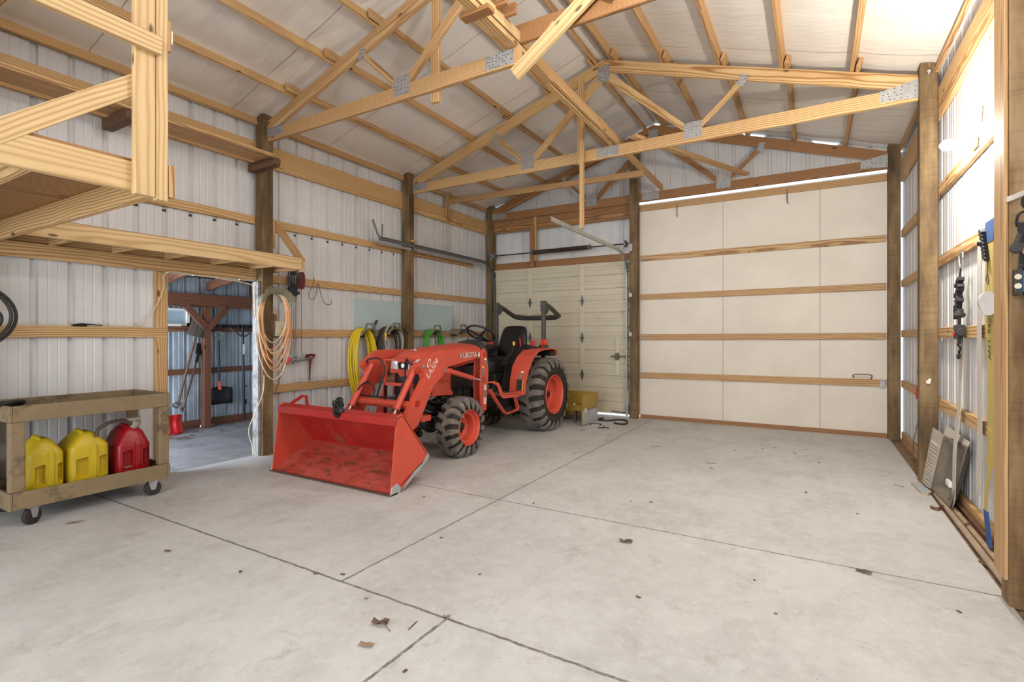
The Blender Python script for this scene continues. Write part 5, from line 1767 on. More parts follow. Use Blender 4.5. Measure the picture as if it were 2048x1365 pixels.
shelf_tray(.755, .872, 'top_tray', .1, .035)
shelf_tray(.130, .255, 'lower_tray', .1, .055)
for x0, x1 in ((CX1 - .07, CX1 - .004), (CX0 + .004, CX0 + .07)):
    for y0, y1 in ((CY0 + .004, CY0 + .095), (CY1 - .085, CY1 - .004)):
        mb = MB(); mb.box((x0, y0, .255), (x1, y1, .755))
        mb.build('leg', M['cart'], ct, bevel=.012)
for x, a in ((CX1 - .045, .5), (CX0 + .06, -.3)):
    for y in (CY0 + .10, CY1 - .10):
        cs = MB()
        yy_ = y + (.035 if y < 1.8 else -.02)
        ax = Vector((math.cos(a), math.sin(a) * (1 if y < 1.8 else -.3), 0)).normalized()
        c_ = Vector((x, yy_, .062))
        cs.tube([c_ - ax * .020, c_ - ax * .015, c_ + ax * .015, c_ + ax * .020], [.050, .063, .063, .050], 28)
        wh = cs.build('caster', M['rubber'], ct, smooth=True)
        cs = MB()
        sd_ = Vector((-ax.y, ax.x, 0))
        for s_ in (-1, 1):
            b_ = c_ + ax * .025 * s_
            cs.add([b_ + sd_ * .035 + Vector((0, 0, .065)), b_ - sd_ * .035 + Vector((0, 0, .065)), b_ - sd_ * .016 + Vector((0, 0, -.012)), b_ + sd_ * .016 + Vector((0, 0, -.012)),
                    b_ + ax * .003 + sd_ * .035 + Vector((0, 0, .065)), b_ + ax * .003 - sd_ * .035 + Vector((0, 0, .065)), b_ + ax * .003 - sd_ * .016 + Vector((0, 0, -.012)), b_ + ax * .003 + sd_ * .016 + Vector((0, 0, -.012))],
                   [(0, 1, 2, 3), (7, 6, 5, 4), (0, 4, 5, 1), (1, 5, 6, 2), (2, 6, 7, 3), (3, 7, 4, 0)])
        cs.box((c_.x - .03, c_.y - .03, .122), (c_.x + .03, c_.y + .03, .131))
        cs.cyl(c_ - ax * .03, c_ + ax * .03, .008, seg=8)
        cs.build('fork', M['galv'], wh)
mb = MB(); mb.tube(smooth_pts([(-5.02, 1.24, .872), (-5.0, 1.32, .885), (-5.05, 1.42, .882), (-5.10, 1.36, .84), (-5.06, 1.30, .83)], 5), .018, 8)
tag(mb.build('loose_strap', M['black'], smooth=True), 'black strap end lying on the near corner of the cart', 'strap')


def carve(o, cutters):
    """cut boxes out of a mesh and keep the result"""
    for c_ in cutters:
        md = o.modifiers.new('cut', 'BOOLEAN')
        md.object = c_
        md.operation = 'DIFFERENCE'
        md.solver = 'EXACT'
    bpy.context.view_layer.update()
    dg = bpy.context.evaluated_depsgraph_get()
    me = bpy.data.meshes.new_from_object(o.evaluated_get(dg))
    o.modifiers.clear()
    o.data = me
    try:
        me.set_sharp_from_angle(angle=math.radians(40))
    except Exception:
        pass
    for c_ in cutters:
        bpy.data.objects.remove(c_)


def jug(name, yc, wy, xf, depth, hgt, mat, lab, shoulder=.72, dusty=False):
    """moulded fuel can: rounded block body, sloping shoulders, recessed grip windows and centre rib"""
    z0 = .192
    J = thing(name, (xf - depth / 2, yc, z0), lab, 'fuel can')
    xc = xf - depth / 2
    hz = hgt

    def ring(z, fy, fx, pw=.32):
        L = []
        for i in range(28):
            a = 2 * math.pi * i / 28
            ca, sa = math.cos(a), math.sin(a)
            L.append(Vector((xc + depth / 2 * fx * math.copysign(abs(ca) ** pw, ca), yc + wy / 2 * fy * math.copysign(abs(sa) ** pw, sa), z)))
        return L
    mb = MB()
    mb.loft([ring(z0, .94, .94), ring(z0 + .012, 1, 1), ring(z0 + hz * .30, 1, 1), ring(z0 + hz * .60, 1, 1), ring(z0 + hz * shoulder, .99, .99), ring(z0 + hz * (shoulder + .03), .94, .98), ring(z0 + hz * .87, .66, .88, .4), ring(z0 + hz * .96, .42, .76, .5), ring(z0 + hz * .99, .30, .66, .6), ring(z0 + hz, .18, .5, .7)])
    bd = mb.build('body', mat, J, smooth=True)
    # centre rib and framed grip recess, on the front face
    mb = MB()
    mb.strap([(xf - .004, yc + .02, z0 + .01), (xf + .004, yc + .02, z0 + hz * .5), (xf + .003, yc + .02, z0 + hz * shoulder), (xf - .05, yc + .01, z0 + hz * .93)], .036, .014, (0, 1, 0))
    mb.build('rib', mat, bd, bevel=.004)
    cut = []
    for y0_, y1_ in ((yc - wy * .34, yc - .012), (yc + .060, yc + wy * .44)):
        za, zb_ = z0 + hz * .17, z0 + hz * .50
        mb = MB()
        mb.add([(xf + .02, y0_ - .010, za - .022), (xf + .02, y1_, za - .022), (xf + .02, y1_, zb_ + .02), (xf + .02, y0_ - .010, zb_ + .006),
                (xf - .045, y0_ + .018, za + .006), (xf - .045, y1_, za + .006), (xf - .045, y1_, zb_ + .002), (xf - .045, y0_ + .018, zb_ - .006)],
               [(0, 1, 2, 3), (7, 6, 5, 4), (0, 4, 5, 1), (1, 5, 6, 2), (2, 6, 7, 3), (3, 7, 4, 0)])
        cut.append(mb.build('cutter', mat, J, bevel=.008))
    carve(bd, cut)
    if dusty:
        mb = MB()
        mb.ball((xf - .022, yc - wy * .15, z0 + hz * .175), .045, 12, (.45, 1.0, .10))
        mb.build('dust_patch', M['jug_dust'], bd, smooth=True)
    # carry handle on top
    mb = MB()
    mb.tube(smooth_pts([(xc + .10, yc - wy * .05, z0 + hz * .86), (xc + .06, yc - wy * .12, z0 + hz * 1.0), (xc - .04, yc - wy * .12, z0 + hz * 1.01), (xc - .11, yc - wy * .05, z0 + hz * .90)], 5), .015, 10)
    mb.build('carry_handle', mat, J, smooth=True)
    mb = MB(); mb.lathe([(0, .032), (.03, .032), (.034, .026)], (xc - .06, yc + wy * .26, z0 + hz * .80), 'z', 18)
    mb.build('cap', M['black'], J, smooth=True)
    return J


jug('fuel_can', 1.535, .215, -4.965, .30, .40, M['can_y'], 'yellow plastic fuel can at the near end of the cart')
jug('fuel_can', 1.800, .270, -4.965, .30, .41, M['can_y'], 'yellow plastic fuel can in the middle, between the other two cans')
j3 = jug('fuel_can', 2.110, .255, -4.965, .30, .41, M['can_r'], 'red plastic fuel can with flexible spout on the cart', .62, dusty=True)
mb = MB()
mb.tube(smooth_pts([(-5.02, 2.12, .60), (-5.0, 2.05, .655), (-4.99, 1.95, .66), (-4.98, 1.86, .62), (-4.97, 1.84, .56)], 6), .014, 10)
mb.build('spout', M['hose_br'], j3, smooth=True)
mb = MB(); mb.cyl((-5.03, 2.12, .585), (-4.99, 2.14, .64), .030, seg=12); mb.tube([(-5.02, 2.05, .655), (-5.0, 2.17, .665)], [.022, .014], 10)
mb.build('spout_base', M['jug_dust'], j3, smooth=True)

# coiled hose hanging at the far left
hr = thing('hose_reel', (-5.30, 1.17, 1.08), 'big black hose coil hanging on the wall at the far left edge', 'hose')
for k, (ry, rz, dx) in enumerate(((.30, .255, 0), (.285, .235, .028))):
    mb = MB(); mb.tube(circ((-5.36 + dx, 1.165 - .02 * k, 1.52), ry, 'x', 44, r2=rz), .012, 10, closed=True)
    mb.build('hose', M['hose_k'], hr, smooth=True)
mb = MB(); mb.tube(circ((-5.36, 1.165, 1.50), .215, 'x', 40, r2=.13), .014, 10, closed=True); mb.tube(circ((-5.36, 1.165, 1.50), .19, 'x', 40, r2=.11), .014, 10, closed=True)
mb.build('inner_coil', M['hose_k'], hr, smooth=True)
mb = MB(); mb.cyl((-5.395, 1.165, 1.64), (-5.33, 1.165, 1.64), .03, seg=14)
mb.build('hook', M['black'], hr)

# small things on the left wall
mb = MB(); mb.tube(smooth_pts([(-5.55, 1.86, 1.458), (-5.545, 1.94, 1.475), (-5.55, 2.02, 1.468), (-5.548, 2.10, 1.463)], 5), [.008] * 16, 8)
mb.tube([(-5.545, 1.88, 1.462), (-5.545, 1.98, 1.462)], .010, 6)
tag(mb.build('pliers', M['black'], smooth=True), 'small black tool lying on the girt left of the doorway', 'tool')
mb = MB()
mb.tube(smooth_pts([(-5.545, 1.30, 1.46), (-5.545, 2.30, 1.462), (-5.53, 2.40, 1.48), (-5.525, 2.47, 1.56), (-5.527, 2.545, 1.70), (-5.53, 2.60, 1.86), (-5.53, 2.60, 1.97), (-5.50, 2.66, 2.01), (-5.495, 2.9, 2.0), (-5.495, 3.2, 1.985), (-5.49, 3.45, 1.96), (-5.485, 3.51, 1.90), (-5.48, 3.52, 1.6)], 6), .0055, 6)
tag(mb.build('electric_cable', M['hose_c'], smooth=True), 'cream electric cable stapled along the girt and around the doorway', 'cable')

mb = MB()
mb.tube(smooth_pts([(-5.395, 3.58, .92), (-5.39, 3.56, .72), (-5.44, 3.50, .50), (-5.50, 3.46, .30), (-5.50, 3.50, .12), (-5.47, 3.49, .02)], 6), .005, 6)
tag(mb.build('cable', M['hose_c'], smooth=True), 'thin cream cable hanging loose down the first brown post', 'cable')


def coil(name, org, lab, cat, mat, loops, rad=.010, seed=0, sides=8, group=None):
    """bundle of hanging loops: loops = [(half width, drop, x jitter)] hung from org in the y-z plane"""
    rr = random.Random(seed)
    T = thing(name, org, lab, cat, group)
    ox, oy, oz = org
    for hw, drop, dx in loops:
        j = lambda s_=.012: rr.uniform(-s_, s_)
        P = []
        lean = j(.03)
        for i in range(30):
            a = 2 * math.pi * i / 30
            y = hw * math.sin(a) * (1.0 + .10 * math.cos(a))
            z = -drop / 2 + drop / 2 * math.cos(a)
            P.append(Vector((ox + dx + .012 * math.sin(a * 2 + hw * 30), oy + y + lean * (-z / drop), oz + z + j(.003))))
        mb = MB(); mb.tube(P, rad, sides, closed=True)
        mb.build('loop', mat, T, smooth=True)
    return T


def hose_hanger(y, z, lab, mat='hanger'):
    H = thing('hose_hanger', (-5.53, y, z - .1), lab, 'hanger', 'hose hangers on the second girt')
    mb = MB()
    # half-round saddle
    n_ = 14
    rings = []
    for x in (-5.54, -5.33):
        o_, i_ = [], []
        for k in range(n_ + 1):
            a = math.pi * k / n_
            f = 1.0 if x > -5.45 else .95
            o_.append(Vector((x, y + .150 * f * math.cos(a), z - .075 + .100 * f * math.sin(a))))
            i_.append(Vector((x, y + .136 * f * math.cos(a), z - .075 + .086 * f * math.sin(a))))
        rings.append(o_ + i_[::-1])
    mb.loft(rings)
    mb.build('saddle', M[mat], H, smooth=True)
    mb = MB()
    zt = z + .012
    mb.prism([(y - .115, zt - .03), (y - .07, zt + .085), (y + .07, zt + .085), (y + .115, zt - .03), (y + .088, zt - .03), (y + .052, zt + .062), (y - .052, zt + .062), (y - .088, zt - .03)], 'x', -5.345, -5.32)
    mb.build('retainer', M[mat], H, bevel=.003)
    mb = MB(); mb.box((-5.54, y - .07, z - .10), (-5.53, y + .07, z + .02)); mb.build('back_plate', M['hanger_d'], H)
    return H


hose_hanger(5.14, 1.452, 'olive hose hanger carrying the yellow hose')
hose_hanger(5.66, 1.468, 'olive hose hanger carrying the grey and black hoses')
hose_hanger(6.62, 1.455, 'olive hose hanger carrying the green hose', 'hanger')
hose_hanger(7.34, 1.475, 'empty olive hose hanger on the girt right of the green hose')
yl = []
rr = random.Random(2)
for k in range(18):
    yl.append((.135 + .075 * rr.random(), .80 + .22 * rr.random(), -.06 + .016 * (k % 8)))
coil('yellow_hose', (-5.43, 5.10, 1.475), 'long yellow air hose coiled over the left wall hanger', 'hose', M['hose_y'], yl, .0118, 4)
bl = [(.15 + .05 * rr.random(), .50 + .22 * rr.random(), -.06 + .018 * k) for k in range(7)]
coil('black_hose', (-5.44, 5.62, 1.50), 'brown-black hose coiled on the hanger beside the middle post', 'hose', M['hose_br'], bl, .013, 5)
mb = MB(); mb.tube(smooth_pts([(-5.50, 5.42, 1.20), (-5.50, 5.37, 1.38), (-5.50, 5.38, 1.50), (-5.50, 5.43, 1.60)], 6), .017, 10)
tag(mb.build('hose_end', M['hose_k'], smooth=True), 'stiff black hose end sticking up left of the black hose coil', 'hose')
gl_ = [(.17 + .02 * rr.random(), .52 + .08 * rr.random(), -.01 + .014 * k) for k in range(4)]
gh = coil('grey_hose', (-5.40, 5.64, 1.53), 'light grey garden hose with a yellow coupling beside the middle post', 'hose', M['hose_w'], gl_, .010, 6)
mb = MB()
mb.lathe([(-.05, .014), (-.045, .020), (-.02, .020), (-.018, .016), (.018, .016), (.02, .020), (.05, .020), (.055, .012)], (-5.37, 5.475, 1.36), 'z', 14)
mb.build('coupling', M['yellow_knob'], gh, smooth=True)
mb = MB(); mb.tube([(-5.37, 5.475, 1.31), (-5.37, 5.49, 1.10)], .010, 8); mb.build('black_tail', M['hose_k'], gh, smooth=True)
gg = [(.15 + .06 * rr.random(), .42 + .14 * rr.random(), -.05 + .014 * k) for k in range(9)]
coil('green_hose', (-5.42, 6.62, 1.475), 'bright green hose coiled on the left wall right of the middle post', 'hose', M['hose_g'], gg, .011, 7)
mb = MB(); mb.cyl((-5.40, 6.60, 1.08), (-5.40, 6.60, 1.34), .011, seg=8)
tag(mb.build('white_rod', M['decal_w'], smooth=True), 'short white rod hanging inside the green hose coil', 'rod')

# pale blue foam boards
for y0, y1, z0, z1, lab in ((5.06, 5.995, 1.46, 1.90, 'pale blue foam board on left wall, between the doorway side and middle post'), (6.14, 7.34, 1.46, 1.905, 'pale blue foam board on the left wall, right of the middle post')):
    mb = MB(); mb.prism([(y0 + .015, z0), (y1, z0), (y1, z1), (y0 + .30, z1 - .005), (y0 + .06, z1 + .012), (y0, z1 - .01), (y0 + .01, z0 + .2), (y0 - .005, z0 + .1)], 'x', -5.578, -5.555)
    tag(mb.build('foam_board', M['blue_foam'], bevel=.002, seg=1), lab, 'board', 'pale blue foam boards')
mb = MB(); mb.box((-5.40, 5.93, 1.43), (-5.375, 6.035, 1.565))
tag(mb.build('wood_block', M['handle_wood'], bevel=.004), 'small brown wooden block on the middle left post', 'block')
mb = MB(); mb.box((-5.395, 6.03, 2.83), (-5.35, 6.14, 2.86))
tag(mb.build('wood_block', M['pine'], bevel=.004), 'small pale block on the middle post above the door track', 'block')

# extension cord hook on the first post
eh = thing('cord_hanger', (-5.39, 3.62, 1.74), 'beige plastic saddle hanger on the first brown post', 'hanger')
mb = MB()
rings = []
for x in (-5.40, -5.27):
    o_, i_ = [], []
    for k in range(13):
        a = math.pi * (k / 12) * 1.05
        o_.append(Vector((x + .04, 3.63 + .155 * math.cos(a), 1.76 + .115 * math.sin(a))))
        i_.append(Vector((x + .04, 3.63 + .135 * math.cos(a), 1.76 + .095 * math.sin(a))))
    rings.append(o_ + i_[::-1])
mb.loft(rings)
rings = []
for x, g in ((-5.225, 0), (-5.195, .055)):
    o_, i_ = [], []
    for k in range(13):
        a = math.pi * (k / 12) * 1.05
        o_.append(Vector((x, 3.63 + (.155 + g) * math.cos(a), 1.765 + (.115 + g * .7) * math.sin(a))))
        i_.append(Vector((x, 3.63 + (.135 + g) * math.cos(a), 1.765 + (.095 + g * .7) * math.sin(a))))
    rings.append(o_ + i_[::-1])
mb.loft(rings)
mb.build('saddle', M['hanger'], eh, smooth=True)
mb = MB(); mb.tube(smooth_pts([(-5.25, 3.50, 1.87), (-5.25, 3.56, 1.92), (-5.25, 3.66, 1.91), (-5.25, 3.68, 1.86)], 5), .008, 8); mb.build('retainer', M['hanger'], eh, smooth=True)
cord = coil('extension_cord', (-5.28, 3.63, 1.875), 'pale orange extension cord hanging in loose loops on the first post', 'cord', M['hose_o'],
            [(.19, .86, 0), (.175, .82, .014), (.18, .78, -.012), (.165, .72, .02), (.155, .66, .0), (.20, .90, .01)], .006, 8, 6)
c2 = coil('cream_cord', (-5.27, 3.62, 1.877), 'cream cord looped loosely over the orange cord on the first post', 'cord', M['hose_c'],
          [(.22, 1.0, 0), (.20, .70, .01), (.16, .58, -.01)], .0055, 12, 6)
mb = MB(); mb.cyl((-5.25, 3.80, 1.12), (-5.25, 3.77, 1.05), .016, seg=8); mb.build('plug', M['red_lever'], cord)

ot = thing('outlet_box', (-5.40, 3.83, 1.36), 'almond outlet box with plugs beside the first post', 'outlet')
mb = MB(); mb.box((-5.50, 3.74, 1.37), (-5.42, 3.86, 1.545)); mb.build('box', M['outlet'], ot, bevel=.006)
mb = MB(); mb.box((-5.42, 3.76, 1.40), (-5.39, 3.85, 1.45)); mb.cyl((-5.42, 3.83, 1.48), (-5.38, 3.83, 1.475), .022, seg=12); mb.build('plug', M['hose_c'], ot, bevel=.004)
mb = MB(); mb.tube(smooth_pts([(-5.39, 3.83, 1.36), (-5.40, 3.82, 1.2), (-5.40, 3.80, .95), (-5.42, 3.74, .70)], 5), .005, 6); mb.build('lead', M['edge_steel'], ot, smooth=True)
board('wood_block', (-5.52, 3.79, 1.55), (-5.52, 3.79, 1.63), 0.04, 0.05, M['old_pine'], up=(0, 1, 0), label='small orange wood block above the outlet box', cat='block')

# bundle of straps and wires
wb_ = thing('cable_puller', (-5.50, 4.03, 1.05), 'black pulley block with long wires hanging under the shelf end', 'pulley')
mb = MB(); mb.box((-5.53, 3.975, 1.86), (-5.46, 4.065, 1.97)); mb.cyl((-5.49, 4.07, 1.90), (-5.49, 4.11, 1.90), .02, seg=10); mb.build('block', M['black'], wb_, bevel=.012)
for k in range(4):
    mb = MB(); yy_ = 3.985 + .022 * k
    mb.tube(circ((-5.49 + .01 * k, yy_, 2.06), .03, 'x', 16, r2=.12), .008, 6, closed=True); mb.build('strap_loop', M['strap_black'], wb_, smooth=True)
for k in range(4):
    y = 3.985 + .028 * k
    mb = MB(); mb.tube([(-5.50, y, 1.87), (-5.50, y - .004 * k, 1.14)], .0035, 5); mb.build('wire', M['edge_steel'], wb_)
mb = MB()
rr = random.Random(4)
for k in range(9):
    a = Vector((-5.50 + rr.uniform(-.03, .03), 3.98 + rr.uniform(-.05, .10), 1.09 + rr.uniform(-.05, .04)))
    mb.tube([a, a + Vector((rr.uniform(-.03, .03), rr.uniform(-.06, .09), rr.uniform(-.03, .03)))], .010, 6)
mb.ball((-5.50, 4.02, 1.07), .035, 8)
mb.build('fittings', M['steel'], wb_)
rs_ = thing('red_pouch', (-5.50, 4.14, 1.10), 'dark red coiled strap with one wire hanging beside the black pulley', 'strap')
mb = MB()
for k in range(3):
    mb.tube(circ((-5.50 + .012 * k, 4.135 + .01 * k, 2.06), .025, 'x', 16, r2=.10), .009, 6, closed=True)
mb.build('coil', M['pouch'], rs_, smooth=True)
mb = MB(); mb.tube([(-5.50, 4.15, 1.96), (-5.50, 4.15, 1.14)], .004, 5); mb.build('wire', M['edge_steel'], rs_)
mb = MB(); mb.tube([(-5.50, 4.07, 1.06), (-5.48, 4.27, 1.085)], [.014, .010], 8); mb.cyl((-5.50, 4.15, 1.08), (-5.50, 4.15, 1.16), .014, seg=8); mb.build('hook', M['steel'], rs_)
mb = MB(); mb.tube(smooth_pts([(-5.53, 4.36, 2.12), (-5.50, 4.33, 2.04), (-5.50, 4.26, 1.90), (-5.50, 4.30, 1.83), (-5.50, 4.36, 1.88), (-5.50, 4.40, 2.05), (-5.50, 4.44, 1.92), (-5.50, 4.50, 1.80), (-5.50, 4.60, 1.79), (-5.50, 4.61, 1.86)], 6), .0045, 6)
tag(mb.build('bent_wire', M['edge_steel'], smooth=True), 'bent grey wire hooked over the third girt on the left wall', 'wire')
rt = thing('red_grease_tool', (-5.53, 4.31, .80), 'slim red T-handled tool hanging on the left wall', 'tool')
mb = MB(); mb.tube([(-5.53, 4.24, 1.12), (-5.53, 4.32, 1.13), (-5.53, 4.37, 1.12)], .016, 8); mb.tube([(-5.53, 4.24, 1.11), (-5.53, 4.30, 1.06), (-5.53, 4.37, 1.11)], .009, 6); mb.build('grip', M['pouch'], rt, smooth=True)
mb = MB(); mb.tube([(-5.53, 4.305, 1.10), (-5.53, 4.30, .98), (-5.53, 4.29, .80)], [.018, .013, .007], 8); mb.build('shaft', M['pouch'], rt, smooth=True)

# ---------------------------------------------------------------- right wall: lamp, straps, odds and ends
lp = thing('wall_lamp', (0.9, 4.75, 2.70), 'porcelain lamp holder with glowing bulb on the right wall', 'lamp')
mb = MB(); mb.lathe([(0, .055), (-.03, .055), (-.05, .03), (-.075, .028)], (0.985, 4.76, 2.745), 'x', 20); mb.box((.955, 4.70, 2.69), (.988, 4.82, 2.80))
mb.build('lamp_holder', M['porcelain'], lp, bevel=.004)
mb = MB(); mb.lathe([(0, .014), (-.02, .016), (-.05, .034), (-.075, .040), (-.10, .034), (-.12, .006)], (0.905, 4.76, 2.745), 'x', 18)
mb.build('bulb', M['bulb'], lp, smooth=True)
mb = MB(); mb.tube([(.985, 4.62, 2.83), (.985, 4.58, 2.93)], .006, 6); mb.build('pull_wire', M['edge_steel'], lp)
mb = MB(); mb.lathe([(0, .025), (-.02, .022), (-.03, .01)], (0.92, 6.03, 3.81), 'y', 14); mb.tube([(.92, 6.02, 3.83), (.92, 6.02, 3.90)], .003, 5)
tag(mb.build('insulator', M['chrome'], smooth=True), 'small white round insulator near the top of the right lamp post', 'fitting')

# nearest strap on a carabiner
rsx, rsy = 0.96, 5.055
st_ = thing('ratchet_strap', (rsx, rsy, 1.23), 'black ratchet strap bundle hanging from a silver carabiner', 'strap')
mb = MB(); mb.tube([(.985, rsy, 2.07), (.965, rsy, 2.06), (.962, rsy, 2.0)], .003, 6)
mb.tube(smooth_pts([(.962, rsy, 2.015), (.962, rsy - .055, 1.985), (.962, rsy - .045, 1.93), (.962, rsy - .015, 1.89), (.962, rsy + .02, 1.89), (.962, rsy + .05, 1.94), (.962, rsy + .05, 1.99), (.962, rsy, 2.015)], 5), .0075, 8)
mb.build('carabiner', M['chrome'], st_, smooth=True)
mb = MB(); mb.tube([(.962, rsy, 1.89), (.958, rsy, 1.80)], .005, 6); mb.tube([(.962, rsy + .01, 1.89), (.955, rsy + .02, 1.80)], .005, 6); mb.build('cord', M['strap_black'], st_)
mb = MB()
rr = random.Random(21)
z = 1.81
for k in range(11):
    y = rsy + .03 * math.sin(k * 1.9) + .006 * k
    mb.beam((.955, y - .045 + .02 * rr.random(), z - .01 * rr.random()), (.955, y + .045, z - .045 + .02 * rr.random()), .04, .022 + .016 * rr.random(), up=(0, .5, 1))
    z -= .027
mb.build('folded_webbing', M['strap_black'], st_, bevel=.004)
mb = MB(); mb.strap([(.955, rsy + .01, 1.53), (.953, rsy + .012, 1.44)], .055, .012, (0, 1, 0)); mb.strap([(.955, rsy - .005, 1.40), (.95, rsy, 1.31)], .05, .012, (0, 1, 0)); mb.build('webbing', M['strap_black'], st_)
mb = MB()
mb.box((.93, rsy - .065, 1.415), (.975, rsy + .075, 1.455)); mb.cyl((.95, rsy - .09, 1.40), (.95, rsy - .05, 1.40), .03, seg=12); mb.cyl((.93, rsy - .05, 1.54), (.98, rsy + .05, 1.53), .022, seg=10)
mb.box((.935, rsy + .02, 1.345), (.968, rsy + .095, 1.42))
rtc = mb.build('ratchet', M['dark_grey'], st_, bevel=.006)
mb = MB(); mb.lathe([(-.006, .022), (0, .022)], (.932, rsy + .058, 1.385), 'x', 12); mb.build('button', M['red_lever'], rtc)
mb = MB(); mb.tube(smooth_pts([(.95, rsy, 1.32), (.95, rsy + .03, 1.30), (.95, rsy - .03, 1.285), (.95, rsy - .035, 1.265), (.95, rsy + .0, 1.25), (.95, rsy - .02, 1.215), (.95, rsy + .03, 1.20), (.95, rsy + .055, 1.225)], 5), .0075, 8); mb.build('hook', M['black'], st_, smooth=True)

mb = MB(); mb.strap(smooth_pts([(.978, 5.10, 1.44), (.972, 5.10, 1.20), (.955, 5.10, .75), (.93, 5.08, .50), (.925, 5.07, .34), (.93, 5.12, .12), (.925, 5.20, .03)], 5), .095, .004, (0, 1, .0))
tag(mb.build('webbing_strap', M['web']), 'long grey webbing strap hanging in front of the plastic liner', 'strap', None)
mb = MB(); mb.strap(smooth_pts([(.985, 4.62, 2.04), (.972, 4.60, 1.90), (.97, 4.60, 1.20), (.968, 4.575, .70), (.955, 4.56, .30)], 5), .10, .004, (0, 1, 0))
tag(mb.build('webbing_strap', M['web']), 'second grey webbing strap, hanging flat on the right wall under the black ratchet', 'strap', None)
r2 = thing('ratchet', (.965, 4.45, 1.70), 'small black ratchet with wire loop hung on the right wall girt', 'strap')
mb = MB()
z = 2.07
for k in range(8):
    mb.beam((.96, 4.50 - .012 * k, z), (.96, 4.43 - .012 * k, z - .03), .035, .024, up=(0, .4, 1)); z -= .026
mb.cyl((.94, 4.46, 1.98), (.98, 4.40, 1.97), .02, seg=10)
mb.build('buckle', M['strap_black'], r2, bevel=.004)
mb = MB(); mb.tube(smooth_pts([(.965, 4.38, 1.86), (.965, 4.39, 1.77), (.965, 4.41, 1.73), (.965, 4.38, 1.705), (.965, 4.355, 1.73), (.965, 4.375, 1.77)], 5), .004, 6); mb.build('wire_loop', M['edge_steel'], r2, smooth=True)

ys = thing('tow_strap', (.955, 4.36, .15), 'wide blue and yellow tow strap hanging beside the nearest post', 'strap')
mb = MB(); mb.strap([(.975, 4.36, 2.11), (.97, 4.36, 1.97)], .20, .012, (0, 1, 0)); mb.build('blue_end', M['web_blue'], ys)
mb = MB(); mb.strap(smooth_pts([(.97, 4.36, 1.97), (.968, 4.365, 1.66), (.965, 4.34, 1.45), (.962, 4.27, 1.1), (.96, 4.27, .70), (.958, 4.30, .55)], 6), .17, .006, (0, 1, 0)); mb.build('webbing', M['web_yel'], ys)
mb = MB(); mb.strap(smooth_pts([(.955, 4.30, .78), (.955, 4.28, .60), (.95, 4.34, .36), (.945, 4.33, .22)], 5), .055, .006, (0, 1, 0)); mb.build('webbing', M['web_yel'], ys)
mb = MB(); mb.strap([(.945, 4.33, .26), (.945, 4.25, .06)], .07, .012, (0, 1, 0)); mb.build('blue_end', M['web_blue'], ys)
m = Matrix(((0, 0, -1, .955), (0.06, -1.0, 0, 4.33), (1.0, 0.06, 0, 1.22), (0, 0, 0, 1)))
text('lettering', 'WLL 6400', .07, m, M['decal_k'], ys, .0005)
mb = MB()
rings = []
for t, w, h_ in ((0, .012, .014), (.35, .05, .05), (1, .085, .075)):
    rings.append([Vector((.925, 4.40 - .22 * t + 0 * w, 1.60 - .03 * t)) + Vector((math.cos(a) * w * .5, 0, math.sin(a) * h_)) for a in [i * math.pi / 7 for i in range(14)]])
mb.loft(rings)
tag(mb.build('plastic_scoop', M['cup'], smooth=True), 'translucent white plastic scoop hung over the yellow tow strap', 'scoop')

# on the near post
bb = thing('blue_outlet_box', (.88, 3.44, 1.56), 'blue power box with black outlet plate on the nearest post', 'outlet')
mb = MB(); mb.box((.866, 3.39, 1.583), (1.00, 3.497, 1.688)); mb.build('box', M['blue_box'], bb, bevel=.004)
mb = MB(); mb.box((.862, 3.375, 1.57), (.870, 3.497, 1.70)); mb.box((.842, 3.375, 1.578), (.866, 3.385, 1.695)); mb.build('outlet_plate', M['dark_grey'], bb, bevel=.003)
for z in (1.657, 1.612):
    mb = MB(); mb.lathe([(-.004, .008), (-.004, .0135), (0, .0135)], (.853, 3.375, z), 'y', 14); mb.build('outlet', M['outlet'], bb)
mb = MB(); mb.box((.895, 3.386, 1.625), (.99, 3.390, 1.642)); mb.build('label_strip', M['decal_w'], bb)
nb = thing('strap_bundle', (.90, 3.42, 1.5), 'black ratchet strap with red release hanging on the nearest post', 'strap')
mb = MB(); mb.tube(smooth_pts([(.895, 3.46, 1.90), (.868, 3.45, 1.92), (.872, 3.44, 1.97), (.90, 3.44, 1.99), (.885, 3.44, 2.02), (.895, 3.44, 2.06), (.93, 3.44, 2.06)], 5), .006, 8); mb.build('hook', M['black'], nb, smooth=True)
mb = MB(); mb.strap([(.895, 3.445, 1.93), (.905, 3.44, 1.80), (.90, 3.44, 1.74), (.90, 3.43, 1.66), (.905, 3.38, 1.55), (.91, 3.378, 1.30)], .055, .01, (1, 0, 0)); mb.build('webbing', M['strap_black'], nb)
mb = MB(); mb.cyl((.865, 3.46, 1.805), (.865, 3.41, 1.805), .026, seg=14); mb.beam((.86, 3.43, 1.82), (.875, 3.43, 1.875), .02, .02); mb.box((.885, 3.40, 1.70), (.95, 3.46, 1.76)); mb.cyl((.87, 3.43, 1.715), (.95, 3.43, 1.71), .016, seg=10)
rx_ = mb.build('ratchet', M['dark_grey'], nb, bevel=.006)
mb = MB(); mb.ball((.895, 3.40, 1.81), .016, 10); mb.build('release', M['red_lever'], rx_, smooth=True)
mb = MB(); mb.ball((.905, 3.42, 1.79), .028, 10, (1, .8, 1.1)); mb.build('rope_knot', M['hose_o'], nb, smooth=True)
mb = MB(); mb.strap([(.842, 3.66, 2.075), (.842, 3.49, 2.06), (.86, 3.488, 2.065), (.93, 3.486, 2.095), (.99, 3.486, 2.11)], .028, .005, (0, .1, 1))
